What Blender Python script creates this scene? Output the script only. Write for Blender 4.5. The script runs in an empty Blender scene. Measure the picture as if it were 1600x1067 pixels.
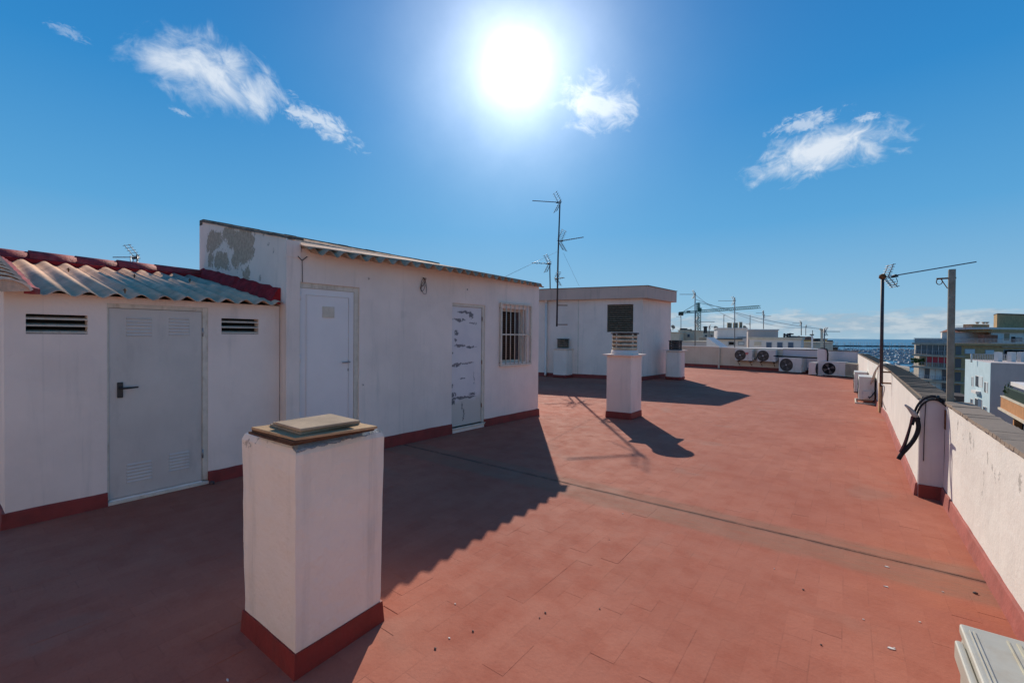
import bpy, bmesh, math, random
from mathutils import Vector, Matrix, noise
random.seed(7)
sc = bpy.context.scene
C = sc.collection
R = math.radians

# ------------------------------------------------------------------ camera
H = 1.6
FPX, YAW, PITCH, ROLL = 697.39, R(36.9734), R(-0.7554), R(0.541)
_F = Vector((-math.sin(YAW)*math.cos(PITCH), math.cos(YAW)*math.cos(PITCH), math.sin(PITCH)))
_r = Vector((math.cos(YAW), math.sin(YAW), 0)); _u = _r.cross(_F)
_R = _r*math.cos(ROLL) + _u*math.sin(ROLL)
_U = _u*math.cos(ROLL) - _r*math.sin(ROLL)
EYE = Vector((0, 0, H))
cam_d = bpy.data.cameras.new('camera'); cam = bpy.data.objects.new('camera', cam_d); C.objects.link(cam)
cam_d.sensor_width = 36; cam_d.lens = FPX/1600*36
cam_d.clip_start = 0.02; cam_d.clip_end = 90000
cam_d.shift_y = 0
M = Matrix((( _R.x, _U.x, -_F.x, 0), (_R.y, _U.y, -_F.y, 0), (_R.z, _U.z, -_F.z, H), (0,0,0,1)))
cam.matrix_world = M
sc.camera = cam

def ray(x, y): return (x-800)/FPX*_R - (y-533.5)/FPX*_U + _F
def at(x, y, d): return EYE + ray(x, y)*d            # survey point: where a sight line reaches a given distance
def on_x(x, y, X): d = ray(x, y); return EYE + d*(X/d.x)
def on_y(x, y, Y): d = ray(x, y); return EYE + d*(Y/d.y)
def on_z(x, y, Z=0): d = ray(x, y); return EYE + d*((Z-H)/d.z)

# ------------------------------------------------------------------ sun, sky, exposure
SUN_AZ, SUN_EL = R(-37.0), R(31.4)                    # azimuth from +y towards +x
SUN = Vector((math.sin(SUN_AZ)*math.cos(SUN_EL), math.cos(SUN_AZ)*math.cos(SUN_EL), math.sin(SUN_EL)))
sl = bpy.data.lights.new('sun', 'SUN'); sl.energy = 4.5; sl.angle = R(0.42); sl.color = (1, .915, .79)
so = bpy.data.objects.new('sun', sl); C.objects.link(so)
so.rotation_euler = SUN.to_track_quat('Z', 'Y').to_euler(); so.location = (0, 0, 40)
sc.view_settings.view_transform = 'Standard'; sc.view_settings.look = 'None'
sc.view_settings.exposure = 0.0; sc.view_settings.gamma = 1; sc.view_settings.use_curve_mapping = False

class NT:
    """tiny helper for node trees"""
    def __init__(s, tree): s.t = tree; s.n = tree.nodes; s.l = tree.links
    def set(s, inp, v):
        if isinstance(v, bpy.types.NodeSocket): s.l.new(v, inp)
        else:
            try: inp.default_value = v
            except Exception: inp.default_value = tuple(v) + (1,)
    def node(s, typ, ins=None, **kw):
        n = s.n.new(typ)
        for k, v in kw.items(): setattr(n, k, v)
        for k, v in (ins or {}).items(): s.set(n.inputs[k], v)
        return n
    def m(s, op, a, b=0.0, c=0.0, clamp=False):
        n = s.n.new('ShaderNodeMath'); n.operation = op; n.use_clamp = clamp
        s.set(n.inputs[0], a); s.set(n.inputs[1], b)
        if len(n.inputs) > 2: s.set(n.inputs[2], c)
        return n.outputs[0]
    def v(s, op, a, b=(0,0,0), out=0, scale=None):
        n = s.n.new('ShaderNodeVectorMath'); n.operation = op
        s.set(n.inputs[0], a)
        if len(n.inputs) > 1 and b is not None: s.set(n.inputs[1], b)
        if scale is not None: s.set(n.inputs['Scale'], scale)
        return n.outputs['Value'] if op in ('DOT_PRODUCT', 'LENGTH', 'DISTANCE') else n.outputs[0]
    def noise(s, vec, scale, detail=4, rough=.55, dist=0.0, out='Fac', typ=None):
        n = s.n.new('ShaderNodeTexNoise'); s.set(n.inputs['Vector'], vec)
        n.inputs['Scale'].default_value = scale; n.inputs['Detail'].default_value = detail
        n.inputs['Roughness'].default_value = rough; n.inputs['Distortion'].default_value = dist
        return n.outputs[out]
    def smooth(s, v, a, b, lo=0.0, hi=1.0):
        n = s.n.new('ShaderNodeMapRange'); n.interpolation_type = 'SMOOTHSTEP'
        s.set(n.inputs['Value'], v); s.set(n.inputs['From Min'], a); s.set(n.inputs['From Max'], b)
        s.set(n.inputs['To Min'], lo); s.set(n.inputs['To Max'], hi)
        return n.outputs[0]
    def lin(s, v, a, b, lo=0.0, hi=1.0):
        n = s.n.new('ShaderNodeMapRange')
        s.set(n.inputs['Value'], v); s.set(n.inputs['From Min'], a); s.set(n.inputs['From Max'], b)
        s.set(n.inputs['To Min'], lo); s.set(n.inputs['To Max'], hi)
        return n.outputs[0]
    def mix(s, f, a, b, mode='MIX'):
        n = s.n.new('ShaderNodeMix'); n.data_type = 'RGBA'; n.blend_type = mode
        s.set(n.inputs[0], f); s.set(n.inputs[6], a); s.set(n.inputs[7], b)
        return n.outputs[2]
    def mapping(s, vec, scale=(1,1,1), rot=(0,0,0), loc=(0,0,0)):
        n = s.n.new('ShaderNodeMapping'); s.set(n.inputs['Vector'], vec)
        n.inputs['Scale'].default_value = scale; n.inputs['Rotation'].default_value = rot; n.inputs['Location'].default_value = loc
        return n.outputs[0]
    def xyz(s, vec):
        n = s.n.new('ShaderNodeSeparateXYZ'); s.set(n.inputs[0], vec); return n.outputs
    def comb(s, x, y, z):
        n = s.n.new('ShaderNodeCombineXYZ'); s.set(n.inputs[0], x); s.set(n.inputs[1], y); s.set(n.inputs[2], z); return n.outputs[0]

world = bpy.data.worlds.new('World'); sc.world = world; world.use_nodes = True
w = NT(world.node_tree); w.n.clear()
sky = w.node('ShaderNodeTexSky', sky_type='NISHITA')
sky.sun_disc = False; sky.sun_elevation = SUN_EL; sky.sun_rotation = SUN_AZ
sky.altitude = 20; sky.air_density = 1.0; sky.dust_density = 0.35; sky.ozone_density = 3.0
D = w.n.new('ShaderNodeTexCoord').outputs['Generated']
D = w.v('NORMALIZE', D)
el0 = w.m('MAXIMUM', w.xyz(D)[2], 0.0)
rmp = w.n.new('ShaderNodeValToRGB'); w.l.new(el0, rmp.inputs[0]); cr_ = rmp.color_ramp
while len(cr_.elements) < 6: cr_.elements.new(.5)
for e_, (p_, c_) in zip(cr_.elements, [(0, (.34,.54,.69)), (.07, (.26,.50,.71)), (.22, (.105,.375,.69)), (.42, (.030,.25,.60)), (.66, (.008,.155,.47)), (1, (.01,.11,.35))]):
    e_.position = p_; e_.color = tuple(c_)+(1,)
K_SKY = .055
clear = w.v('SCALE', rmp.outputs[0], None, scale=1/K_SKY)
col = w.mix(.96, w.mix(1.0, sky.outputs[0], (.8, 1.1, 1.25, 1), 'MULTIPLY'), clear)
el = w.xyz(D)[2]
# clouds: each is a soft patch of fibrous noise round a compass direction
def cloud(cx, cy, rx, ry, tilt, scale, dens, seed, stretch=2.2, arc=0.0, thr=.5, amp=2.7):
    c = ray(cx, cy).normalized()
    right = c.cross(Vector((0,0,1))).normalized(); up = right.cross(c).normalized()
    a = R(tilt); e1 = right*math.cos(a) + up*math.sin(a); e2 = up*math.cos(a) - right*math.sin(a)
    co = 1/ray(cx, cy).length
    dc = w.v('DOT_PRODUCT', D, c)
    u = w.m('DIVIDE', w.v('DOT_PRODUCT', D, e1), dc); v = w.m('DIVIDE', w.v('DOT_PRODUCT', D, e2), dc)
    u = w.m('DIVIDE', u, rx/FPX*co*co*1.05); v = w.m('DIVIDE', v, ry/FPX*co*1.05)
    if arc: v = w.m('ADD', v, w.m('MULTIPLY', w.m('MULTIPLY', u, u), arc))
    pv = w.comb(w.m('MULTIPLY', u, rx/ry/stretch), v, seed)
    wob = w.noise(pv, scale*.6, 2, .5, 0, 'Color')
    pv2 = w.v('ADD', pv, w.v('SCALE', w.v('SUBTRACT', wob, (.5,.5,.5)), None, scale=.9))
    n1 = w.noise(pv2, scale, 8, .62, .4)
    q = w.m('SQRT', w.m('ADD', w.m('MULTIPLY', u, u), w.m('MULTIPLY', v, v)))
    d = w.m('ADD', w.m('SUBTRACT', 1.0, q), w.m('MULTIPLY', w.m('SUBTRACT', n1, thr), amp))
    d = w.smooth(d, -.05, .98)
    front = w.m('GREATER_THAN', dc, 0.2)
    edge = w.smooth(q, 1.0, 1.7, 1.0, 0.0)
    return w.m('MULTIPLY', w.m('MULTIPLY', w.m('MULTIPLY', d, dens), front), edge)
clouds = [cloud(322, 112, 128, 54, -14, 1.15, .97, 1.3, 1.7, .45, .50, 2.0), cloud(400, 140, 62, 38, -48, 1.3, .85, 9.1, 2.0, .1, .5, 2.2),
          cloud(505, 192, 78, 19, -24, 1.6, .75, 4.7, 2.0, 0, .5), cloud(470, 180, 34, 14, -20, 1.3, .7, 5.7, 1.4, 0, .48),
          cloud(1285, 234, 128, 40, 4, 1.35, 1.0, 7.9, 1.6, .3, .49, 2.2), cloud(1262, 192, 62, 15, 5, 1.6, .6, 2.9, 1.8, .0, .48), cloud(1355, 184, 26, 8, 0, 1.6, .6, 12.5, 1.8),
          cloud(935, 163, 76, 40, -12, 1.5, .8, 15.1, 1.5, 0, .48), cloud(105, 50, 36, 9, -8, 1.6, .3, 21.3, 2.5), cloud(283, 176, 20, 5, -14, 1.6, .35, 31.3, 2.5)]
cov = clouds[0]
for k in clouds[1:]: cov = w.m('MAXIMUM', cov, k)
ccol = (13.2, 14.6, 16.4, 1)
col = w.mix(cov, col, ccol)
# bank of low cumulus just over the sea horizon, all the way round
az = w.m('ARCTAN2', w.xyz(D)[0], w.xyz(D)[1])
bv = w.comb(w.m('MULTIPLY', az, 9.0), w.m('MULTIPLY', el, 30.0), 0.0)
nb = w.noise(bv, 1.5, 7, .6)
top = w.m('ADD', .018, w.m('MULTIPLY', nb, .062))
bank = w.smooth(w.m('SUBTRACT', top, el), -.004, .010)
sh = w.noise(w.v('ADD', bv, (3.3, .35, 1)), 2.6, 6, .6)
bank = w.m('MULTIPLY', bank, w.smooth(sh, .28, .56, .45, .95))
bank = w.m('MULTIPLY', bank, w.smooth(el, .0, .022, .45, 1))
col = w.mix(bank, col, w.mix(w.smooth(sh, .40, .65), (6.2, 8.4, 10.4, 1), (9.6, 11.2, 12.4, 1)))
# the sun's aureole
cs = w.v('DOT_PRODUCT', D, ray(806, 106).normalized())
th = w.m('ARCCOSINE', w.m('MINIMUM', cs, .999999))
g1 = w.m('MULTIPLY', w.m('EXPONENT', w.m('MULTIPLY', w.m('POWER', w.m('DIVIDE', th, .045), 2.0), -1)), 8)
g2 = w.m('MULTIPLY', w.m('EXPONENT', w.m('DIVIDE', th, -.088)), 36)
g3 = w.m('MULTIPLY', w.m('EXPONENT', w.m('DIVIDE', th, -.25)), 1.7)
veil = w.lin(w.noise(D, 7.0, 5, .6), .3, .7, .88, 1.12)
gl = w.v('ADD', w.v('SCALE', (.98, 1, 1.0), None, scale=w.m('ADD', g1, w.m('MULTIPLY', g2, veil))), w.v('SCALE', (.55, .80, 1.0), None, scale=g3))
col = w.v('ADD', col, gl)
bg = w.node('ShaderNodeBackground', {'Color': col, 'Strength': K_SKY})
w.l.new(bg.outputs[0], w.node('ShaderNodeOutputWorld').inputs[0])
world.cycles.sampling_method = 'MANUAL'; world.cycles.sample_map_resolution = 1024

# ------------------------------------------------------------------ materials
def new_mat(name):
    m = bpy.data.materials.new(name); m.use_nodes = True
    t = NT(m.node_tree); b = m.node_tree.nodes['Principled BSDF']
    return m, t, b
def simple(name, colr, rough=.6, metal=0.0, var=.12, nscale=6, bump=.0, bscale=60, dirt=None, dirt_amt=.3, spec=.5):
    m, t, b = new_mat(name)
    P = t.n.new('ShaderNodeTexCoord').outputs['Object']
    n = t.noise(P, nscale, 5, .6)
    c = t.mix(t.smooth(n, .3, .7), tuple(x*(1-var) for x in colr)+(1,), tuple(min(1, x*(1+var)) for x in colr)+(1,))
    if dirt:
        d = t.noise(t.mapping(P, (1, 1, .35)), nscale*2.1, 8, .7)
        c = t.mix(t.m('MULTIPLY', t.smooth(d, .48, .72), dirt_amt), c, dirt+(1,))
    t.set(b.inputs['Base Color'], c); b.inputs['Roughness'].default_value = rough; b.inputs['Metallic'].default_value = metal
    b.inputs['Specular IOR Level'].default_value = .12 if (rough >= .72 and spec == .5) else spec
    if bump:
        bn = t.node('ShaderNodeBump', {'Height': t.noise(P, bscale, 5, .6), 'Strength': bump, 'Distance': .01})
        t.l.new(bn.outputs[0], b.inputs['Normal'])
    return m
def W(t): return t.n.new('ShaderNodeNewGeometry').outputs['Position']
def blobs(t, vec, lst, warp=.06, wscale=14):
    """mask of irregular patches; lst of (centre, radii) in metres"""
    wn = t.noise(vec, wscale, 8, .78, 0, 'Color')
    p = t.v('ADD', vec, t.v('SCALE', t.v('SUBTRACT', wn, (.5,.5,.5)), None, scale=warp*3.2))
    best = None
    for c, r in lst:
        q = t.v('LENGTH', t.v('DIVIDE', t.v('SUBTRACT', p, c), r))
        best = q if best is None else t.m('MINIMUM', best, q)
    return t.smooth(best, .95, 1.08, 1.0, 0.0)
def plaster(name, colr=(.84, .68, .57), patches=None, patch_col=(.30, .25, .19), flecks=None, streak=.25, rough_bump=.35, warp=.06, wscale=14, grime=(.42, .37, .31)):
    m, t, b = new_mat(name)
    P = W(t)
    n = t.noise(P, 1.3, 5, .6)
    c = t.mix(t.smooth(n, .3, .7), tuple(x*.93 for x in colr)+(1,), tuple(min(1, x*1.05) for x in colr)+(1,))
    s = t.noise(t.mapping(P, (5, 5, .5)), 1.4, 7, .65)
    c = t.mix(t.m('MULTIPLY', t.smooth(s, .52, .78), streak), c, grime+(1,))
    dr_ = t.noise(t.mapping(P, (14, 14, .35)), 1.1, 5, .6)
    c = t.mix(t.m('MULTIPLY', t.smooth(dr_, .60, .74), streak*.55), c, tuple(g_*.8 for g_ in grime)+(1,))
    pt_ = t.noise(t.v('ADD', P, (5, 1, 3)), 2.1, 3, .5)
    c = t.mix(t.m('MULTIPLY', t.smooth(pt_, .56, .60), .16), c, tuple(min(1, x_*1.12) for x_ in colr)+(1,))
    s2 = t.noise(P, 9, 9, .75)
    c = t.mix(t.m('MULTIPLY', t.smooth(s2, .60, .78), .22), c, tuple(x*.62 for x in colr)+(1,))
    h = t.m('ADD', t.m('MULTIPLY', t.noise(P, 34, 5, .6), .6), t.m('MULTIPLY', t.noise(P, 5, 3, .5), 1.4))
    if patches:
        k = blobs(t, P, patches, warp, wscale)
        pc = t.mix(t.smooth(t.noise(P, 22, 6, .7), .35, .65), patch_col+(1,), tuple(x*.72 for x in patch_col)+(1,))
        c = t.mix(k, c, pc); h = t.m('SUBTRACT', h, t.m('MULTIPLY', k, .8))
    if flecks:
        k = t.m('MULTIPLY', blobs(t, P, flecks, .055, 24), t.smooth(t.noise(P, 40, 4, .6), .38, .52))
        c = t.mix(t.m('MULTIPLY', k, .5), c, (.10, .085, .07, 1))
    t.set(b.inputs['Base Color'], c); b.inputs['Roughness'].default_value = .88; b.inputs['Specular IOR Level'].default_value = .2
    bn = t.node('ShaderNodeBump', {'Height': h, 'Strength': rough_bump, 'Distance': .012})
    t.l.new(bn.outputs[0], b.inputs['Normal'])
    return m
m_wall = plaster('painted_plaster', streak=.32)
def P3(x, z): return (x, 2.594, z)
m_peel = plaster('peeling_plaster', patches=[(P3(-7.40,2.93),(.30,.6,.15)), (P3(-6.93,2.99),(.17,.6,.10)), (P3(-6.42,2.74),(.30,.6,.24)), (P3(-6.75,2.90),(.24,.6,.13)),
    (P3(-7.15,2.63),(.26,.6,.12)), (P3(-7.55,2.66),(.09,.6,.15)), (P3(-6.33,2.36),(.10,.6,.09)), (P3(-6.6,2.60),(.18,.6,.12))], streak=.4,
    flecks=[(P3(-5.85,2.86),(.03,.6,.05)), (P3(-5.72,2.70),(.03,.6,.02)), (P3(-6.1,2.88),(.02,.6,.03)), (P3(-5.6,2.6),(.02,.6,.03)), (P3(-6.9,2.5),(.10,.6,.03)), (P3(-5.95,2.3),(.025,.6,.04))],
    warp=.17, wscale=6, patch_col=(.54, .40, .29))
m_wall_par = plaster('parapet_plaster', (.76, .70, .62), streak=.22,
    flecks=[((.78, y, z), (.5, ry, rz)) for y, z, ry, rz in [(5.48,.86,.022,.05),(5.34,.88,.012,.03),(5.25,.80,.01,.035),(4.98,.83,.05,.04),(4.86,.80,.02,.05),(4.95,.75,.01,.02),(4.42,.78,.02,.05),(4.30,.76,.03,.03),(4.22,.72,.02,.04),(4.52,.62,.012,.06),(4.56,.52,.015,.02),(4.12,.74,.012,.04),(3.7,.8,.03,.05),(3.2,.75,.02,.05),(5.1,.7,.008,.02)]], rough_bump=.45)
m_wall_far = plaster('old_parapet_plaster', (.66, .54, .40), streak=.55, grime=(.50, .34, .20))
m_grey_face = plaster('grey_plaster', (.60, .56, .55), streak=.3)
m_concrete = plaster('pinkish_concrete', (.62, .45, .36), streak=.6, grime=(.34, .27, .22))
m_coping = plaster('weathered_coping', (.29, .22, .165), streak=.5, grime=(.12, .10, .085), rough_bump=.35)
m_coping2 = plaster('coping_mortar', (.12, .10, .08), streak=.5, grime=(.10, .09, .08), rough_bump=.9)

TX, TY = .127, .262
def floor_mat():
    m, t, b = new_mat('red_roof_paint')
    P = W(t); x, y, z = t.xyz(P)[0], t.xyz(P)[1], t.xyz(P)[2]
    n = t.noise(P, .55, 4, .6); n2 = t.noise(P, 4.0, 8, .68); n3 = t.noise(P, 60, 4, .6)
    c = t.mix(t.smooth(n, .3, .7), (.385, .118, .073, 1), (.445, .160, .102, 1))
    c = t.mix(t.m('MULTIPLY', t.smooth(n2, .45, .75), .35), c, (.31, .070, .040, 1))
    c = t.mix(t.m('MULTIPLY', t.smooth(t.noise(t.v('ADD', P, (9, 4, 0)), 1.5, 6, .65), .52, .72), .35), c, (.42, .155, .095, 1))
    c = t.mix(t.m('MULTIPLY', t.smooth(n3, .5, .8), .22), c, (.22, .06, .04, 1))
    c = t.mix(t.m('MULTIPLY', t.smooth(n3, .5, .22), .15), c, (.50, .19, .13, 1))
    # every tile its own shade, with grimy joints that come and go
    ci = t.m('DIVIDE', t.m('SUBTRACT', .76, x), TX); ii = t.m('FLOOR', ci); odd = t.m('MULTIPLY', t.m('MODULO', t.m('ADD', ii, 100), 2), .5)
    cj = t.m('SUBTRACT', t.m('ADD', t.m('DIVIDE', t.m('SUBTRACT', y, .2), TY), .5), odd); jj = t.m('FLOOR', cj)
    wn_ = t.node('ShaderNodeTexWhiteNoise', {'Vector': t.comb(ii, jj, 0.0)}, noise_dimensions='3D').outputs['Value']
    c = t.mix(t.m('MULTIPLY', t.smooth(wn_, .0, 1.0), .20), c, (.27, .075, .048, 1))
    c = t.mix(t.smooth(wn_, .86, .97, 0, .22), c, (.46, .17, .11, 1))
    ex = t.m('MULTIPLY', t.m('SUBTRACT', .5, t.m('ABSOLUTE', t.m('SUBTRACT', t.m('FRACT', ci), .5))), TX)
    ey = t.m('MULTIPLY', t.m('SUBTRACT', .5, t.m('ABSOLUTE', t.m('SUBTRACT', t.m('FRACT', cj), .5))), TY)
    ed = t.smooth(t.m('MINIMUM', ex, ey), .0012, .0045, 1, 0)
    c = t.mix(t.m('MULTIPLY', ed, t.smooth(t.noise(P, 2.6, 6, .7), .44, .66, .0, .30)), c, (.15, .055, .04, 1))
    # bright orange new paint near the gutter's right end and by the pillar
    o = t.m('MULTIPLY', t.smooth(x, -.4, .6), t.smooth(t.m('ABSOLUTE', t.m('SUBTRACT', y, 4.1)), .3, .95, 1, 0))
    o = t.m('MULTIPLY', o, t.smooth(t.noise(P, 3, 5, .6), .35, .6))
    c = t.mix(t.m('MULTIPLY', o, .28), c, (.50, .165, .08, 1))
    # silt left by standing water along the gutter joint
    wob = t.m('MULTIPLY', t.m('SUBTRACT', t.noise(P, 2.2, 6, .6), .5), .22)
    yd = t.m('ADD', t.m('SUBTRACT', y, 4.235), wob)
    k = t.m('MULTIPLY', t.smooth(yd, -.42, -.30), t.smooth(yd, .13, .24, 1, 0))
    k = t.m('MULTIPLY', k, t.smooth(t.noise(t.mapping(P, (1, 6, 1)), 5, 7, .7), .2, .75, .2, .70))
    c = t.mix(k, c, (.26, .145, .095, 1))
    j = t.m('MULTIPLY', t.smooth(t.m('ABSOLUTE', t.m('SUBTRACT', y, t.m('ADD', 4.232, t.m('MULTIPLY', wob, .08)))), .010, .042, 1, 0), t.smooth(t.noise(P, 7, 6, .7), .3, .6, .15, .75))
    c = t.mix(j, c, (.11, .06, .045, 1))
    # scuffs and droppings
    vo = t.node('ShaderNodeTexVoronoi', {'Vector': P, 'Scale': 2.3}); sp = t.smooth(vo.outputs['Distance'], .012, .022, 1, 0)
    sp = t.m('MULTIPLY', sp, t.m('GREATER_THAN', t.xyz(vo.outputs['Color'])[0], .45))
    c = t.mix(t.m('MULTIPLY', sp, .8), c, (.05, .03, .03, 1))
    st = t.smooth(t.noise(t.v('ADD', P, (2, 7, 0)), 1.1, 3, .5), .60, .70)
    c = t.mix(t.m('MULTIPLY', st, .25), c, (.30, .20, .15, 1))
    t.set(b.inputs['Base Color'], c); t.set(b.inputs['Roughness'], t.smooth(n2, .3, .7, .75, .9)); b.inputs['Specular IOR Level'].default_value = .12
    bn = t.node('ShaderNodeBump', {'Height': t.m('ADD', t.noise(P, 45, 5, .65), t.m('MULTIPLY', t.noise(P, 3.5, 4, .6), 3)), 'Strength': .35, 'Distance': .006})
    t.l.new(bn.outputs[0], b.inputs['Normal'])
    return m
m_floor = floor_mat()
m_skirt_shade = simple('red_skirting_shade', (.22, .022, .015), .62, var=.18, nscale=5, bump=.3, bscale=30, dirt=(.12, .03, .02), dirt_amt=.4)  # skirting red with the shade put into its colour, for shaded walls
m_skirt_sun = simple('red_skirting_sun', (.37, .10, .075), .7, var=.15, nscale=5, bump=.3, bscale=30, dirt=(.25, .08, .06), dirt_amt=.4)  # same skirting, paler: sunlight put into the colour for the right parapets
m_redcem = simple('red_cement', (.34, .02, .022), .75, var=.3, nscale=9, bump=1.0, bscale=20, dirt=(.10, .02, .02), dirt_amt=.5)
m_fibro = simple('fibre_cement', (.68, .43, .29), .85, var=.16, nscale=4, bump=.5, bscale=50, dirt=(.20, .17, .14), dirt_amt=.45)
m_fibro2 = simple('old_fibre_cement', (.47, .32, .22), .9, var=.3, nscale=6, bump=.8, bscale=40, dirt=(.10, .09, .075), dirt_amt=.6)
m_bitumen = simple('mossy_mortar', (.15, .135, .115), .95, var=.4, nscale=9, bump=1., bscale=30, dirt=(.05, .05, .045), dirt_amt=.6)
m_clay = simple('old_clay_tile', (.66, .49, .37), .85, var=.2, nscale=7, bump=.5, bscale=40, dirt=(.2, .14, .11), dirt_amt=.5)
m_clay_red = simple('red_painted_tile', (.33, .03, .03), .7, var=.3, nscale=9, bump=.6, bscale=30, dirt=(.33, .2, .16), dirt_amt=.3)
m_dwhite = simple('white_lacquer', (.80, .70, .64), .35, var=.03, nscale=2)
m_dgrey = simple('pale_grey_metal', (.58, .51, .44), .45, var=.06, nscale=2, bump=.06, dirt=(.36, .31, .27), dirt_amt=.4)
m_cream = simple('cream_paint', (.66, .56, .44), .6, var=.08, nscale=8, dirt=(.36, .25, .15), dirt_amt=.5)
m_rust = simple('rust', (.20, .085, .035), .85, var=.4, nscale=18, bump=.6)
m_black = simple('black_plastic', (.014, .014, .015), .4, var=.1)
m_dark = simple('dark_interior', (.02, .018, .017), .9)
m_steel = simple('grey_steel', (.34, .34, .33), .45, .8, var=.15, nscale=20)
m_galv = simple('galvanised_steel', (.24, .215, .17), .5, .5, var=.2, nscale=12, dirt=(.30, .22, .13), dirt_amt=.5)
m_mast = simple('dark_mast_metal', (.07, .055, .055), .6, .3, var=.3, nscale=20, dirt=(.16, .06, .03), dirt_amt=.7)
m_alu = simple('dull_aluminium', (.20, .19, .19), .5, .6, var=.2, nscale=30)
m_acw = simple('ac_white_enamel', (.62, .60, .55), .5, var=.05, nscale=3, dirt=(.40, .34, .26), dirt_amt=.4)
m_acold = simple('aged_ac_enamel', (.47, .44, .36), .5, var=.08, nscale=5, bump=.06, dirt=(.43, .36, .26), dirt_amt=.6)
m_acyel = simple('yellowed_plastic', (.52, .46, .32), .5, var=.08, nscale=5, dirt=(.43, .33, .2), dirt_amt=.6)
m_grille = simple('dark_fan_grille', (.035, .034, .034), .5, var=.1)
m_fan = simple('fan_plastic', (.10, .095, .09), .5)
m_hub = simple('fan_hub_grey', (.5, .5, .5), .5)
m_sticker = simple('red_sticker', (.5, .04, .04), .5)
m_insul = simple('black_pipe_insulation', (.022, .022, .026), .75, var=.3, nscale=20, bump=.5, bscale=40)
m_wirew = simple('pale_cable', (.55, .52, .47), .5)
m_pipe = simple('grey_pipe', (.36, .36, .35), .5)
m_stone = simple('tan_vent_ring', (.56, .46, .32), .85, var=.18, nscale=10, bump=.5, dirt=(.18, .14, .10), dirt_amt=.6)
m_slatb = simple('brown_slat', (.19, .145, .10), .85, var=.3, nscale=12, bump=.5)
m_slab = simple('dark_slab', (.10, .08, .07), .85, var=.3, nscale=12, bump=.6)
m_wood = simple('weathered_board', (.46, .29, .155), .8, var=.2, nscale=5, bump=.3, dirt=(.26, .17, .10), dirt_amt=.5)
m_board = simple('grey_board', (.38, .27, .18), .8, var=.2, nscale=5, bump=.3, dirt=(.2, .16, .12), dirt_amt=.5)
m_boardedge = simple('board_edge', (.10, .055, .035), .85, var=.3, nscale=14)
m_glass = simple('window_glass', (.05, .07, .09), .12, var=.1, spec=.8)
m_bluewin = simple('blue_shutter', (.05, .09, .15), .5, var=.1)
m_red = simple('red_awning', (.45, .03, .045), .7, var=.1)
m_brick = simple('tan_brick', (.44, .28, .14), .9, var=.15, nscale=1.5, dirt=(.17, .11, .06), dirt_amt=.4)
m_bandc = simple('balcony_concrete', (.42, .345, .27), .85, var=.12, nscale=.8, dirt=(.2, .17, .15), dirt_amt=.4)
m_bwhite = simple('white_render', (.72, .65, .60), .85, var=.06, nscale=.8, dirt=(.45, .42, .4), dirt_amt=.3)
m_bblue = simple('pale_blue_render', (.50, .60, .62), .85, var=.05, nscale=.8)
m_bgrey = simple('mauve_grey_render', (.60, .49, .43), .85, var=.05, nscale=.6, dirt=(.4, .34, .3), dirt_amt=.3)
m_bcream = simple('cream_render', (.62, .52, .40), .85, var=.1, nscale=.9, dirt=(.36, .3, .24), dirt_amt=.4)
m_ochre = simple('ochre_render', (.50, .38, .16), .85, var=.1, nscale=1.0)
m_orange = simple('orange_brick', (.50, .24, .11), .85, var=.12, nscale=2)
m_terracotta = simple('terracotta_roof', (.28, .11, .07), .85, var=.2, nscale=2)
m_shut = simple('pale_shutter', (.55, .58, .58), .6, var=.08, nscale=2)
m_rail = simple('balcony_rail', (.30, .31, .33), .6)
m_railg = simple('green_rail', (.03, .06, .04), .6)
m_crane = simple('green_crane_paint', (.03, .10, .07), .6, var=.2)
m_leaf = simple('plant_leaf', (.06, .09, .03), .8, var=.4, nscale=3)
m_ground = simple('town_ground', (.16, .15, .14), .95, var=.25, nscale=.03)
m_rock = simple('breakwater_rock', (.07, .07, .065), .95, var=.4, nscale=.2, bump=.8, bscale=1)
m_hull = simple('white_hull', (.42, .42, .42), .7)
m_hullb = simple('blue_hull', (.06, .12, .25), .4)
m_boatg = simple('boat_window', (.04, .05, .07), .3)
m_pebble = simple('white_flake', (.72, .68, .62), .8)
def water():
    m, t, b = new_mat('sea_water')
    P = W(t)
    b.inputs['Base Color'].default_value = (.022, .17, .28, 1); b.inputs['Roughness'].default_value = .5
    b.inputs['Specular IOR Level'].default_value = .35
    bn = t.node('ShaderNodeBump', {'Height': t.noise(t.mapping(P, (.3, .5, 1)), .5, 6, .6), 'Strength': .1, 'Distance': 1.0})
    t.l.new(bn.outputs[0], b.inputs['Normal'])
    return m
m_sea = water()
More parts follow.
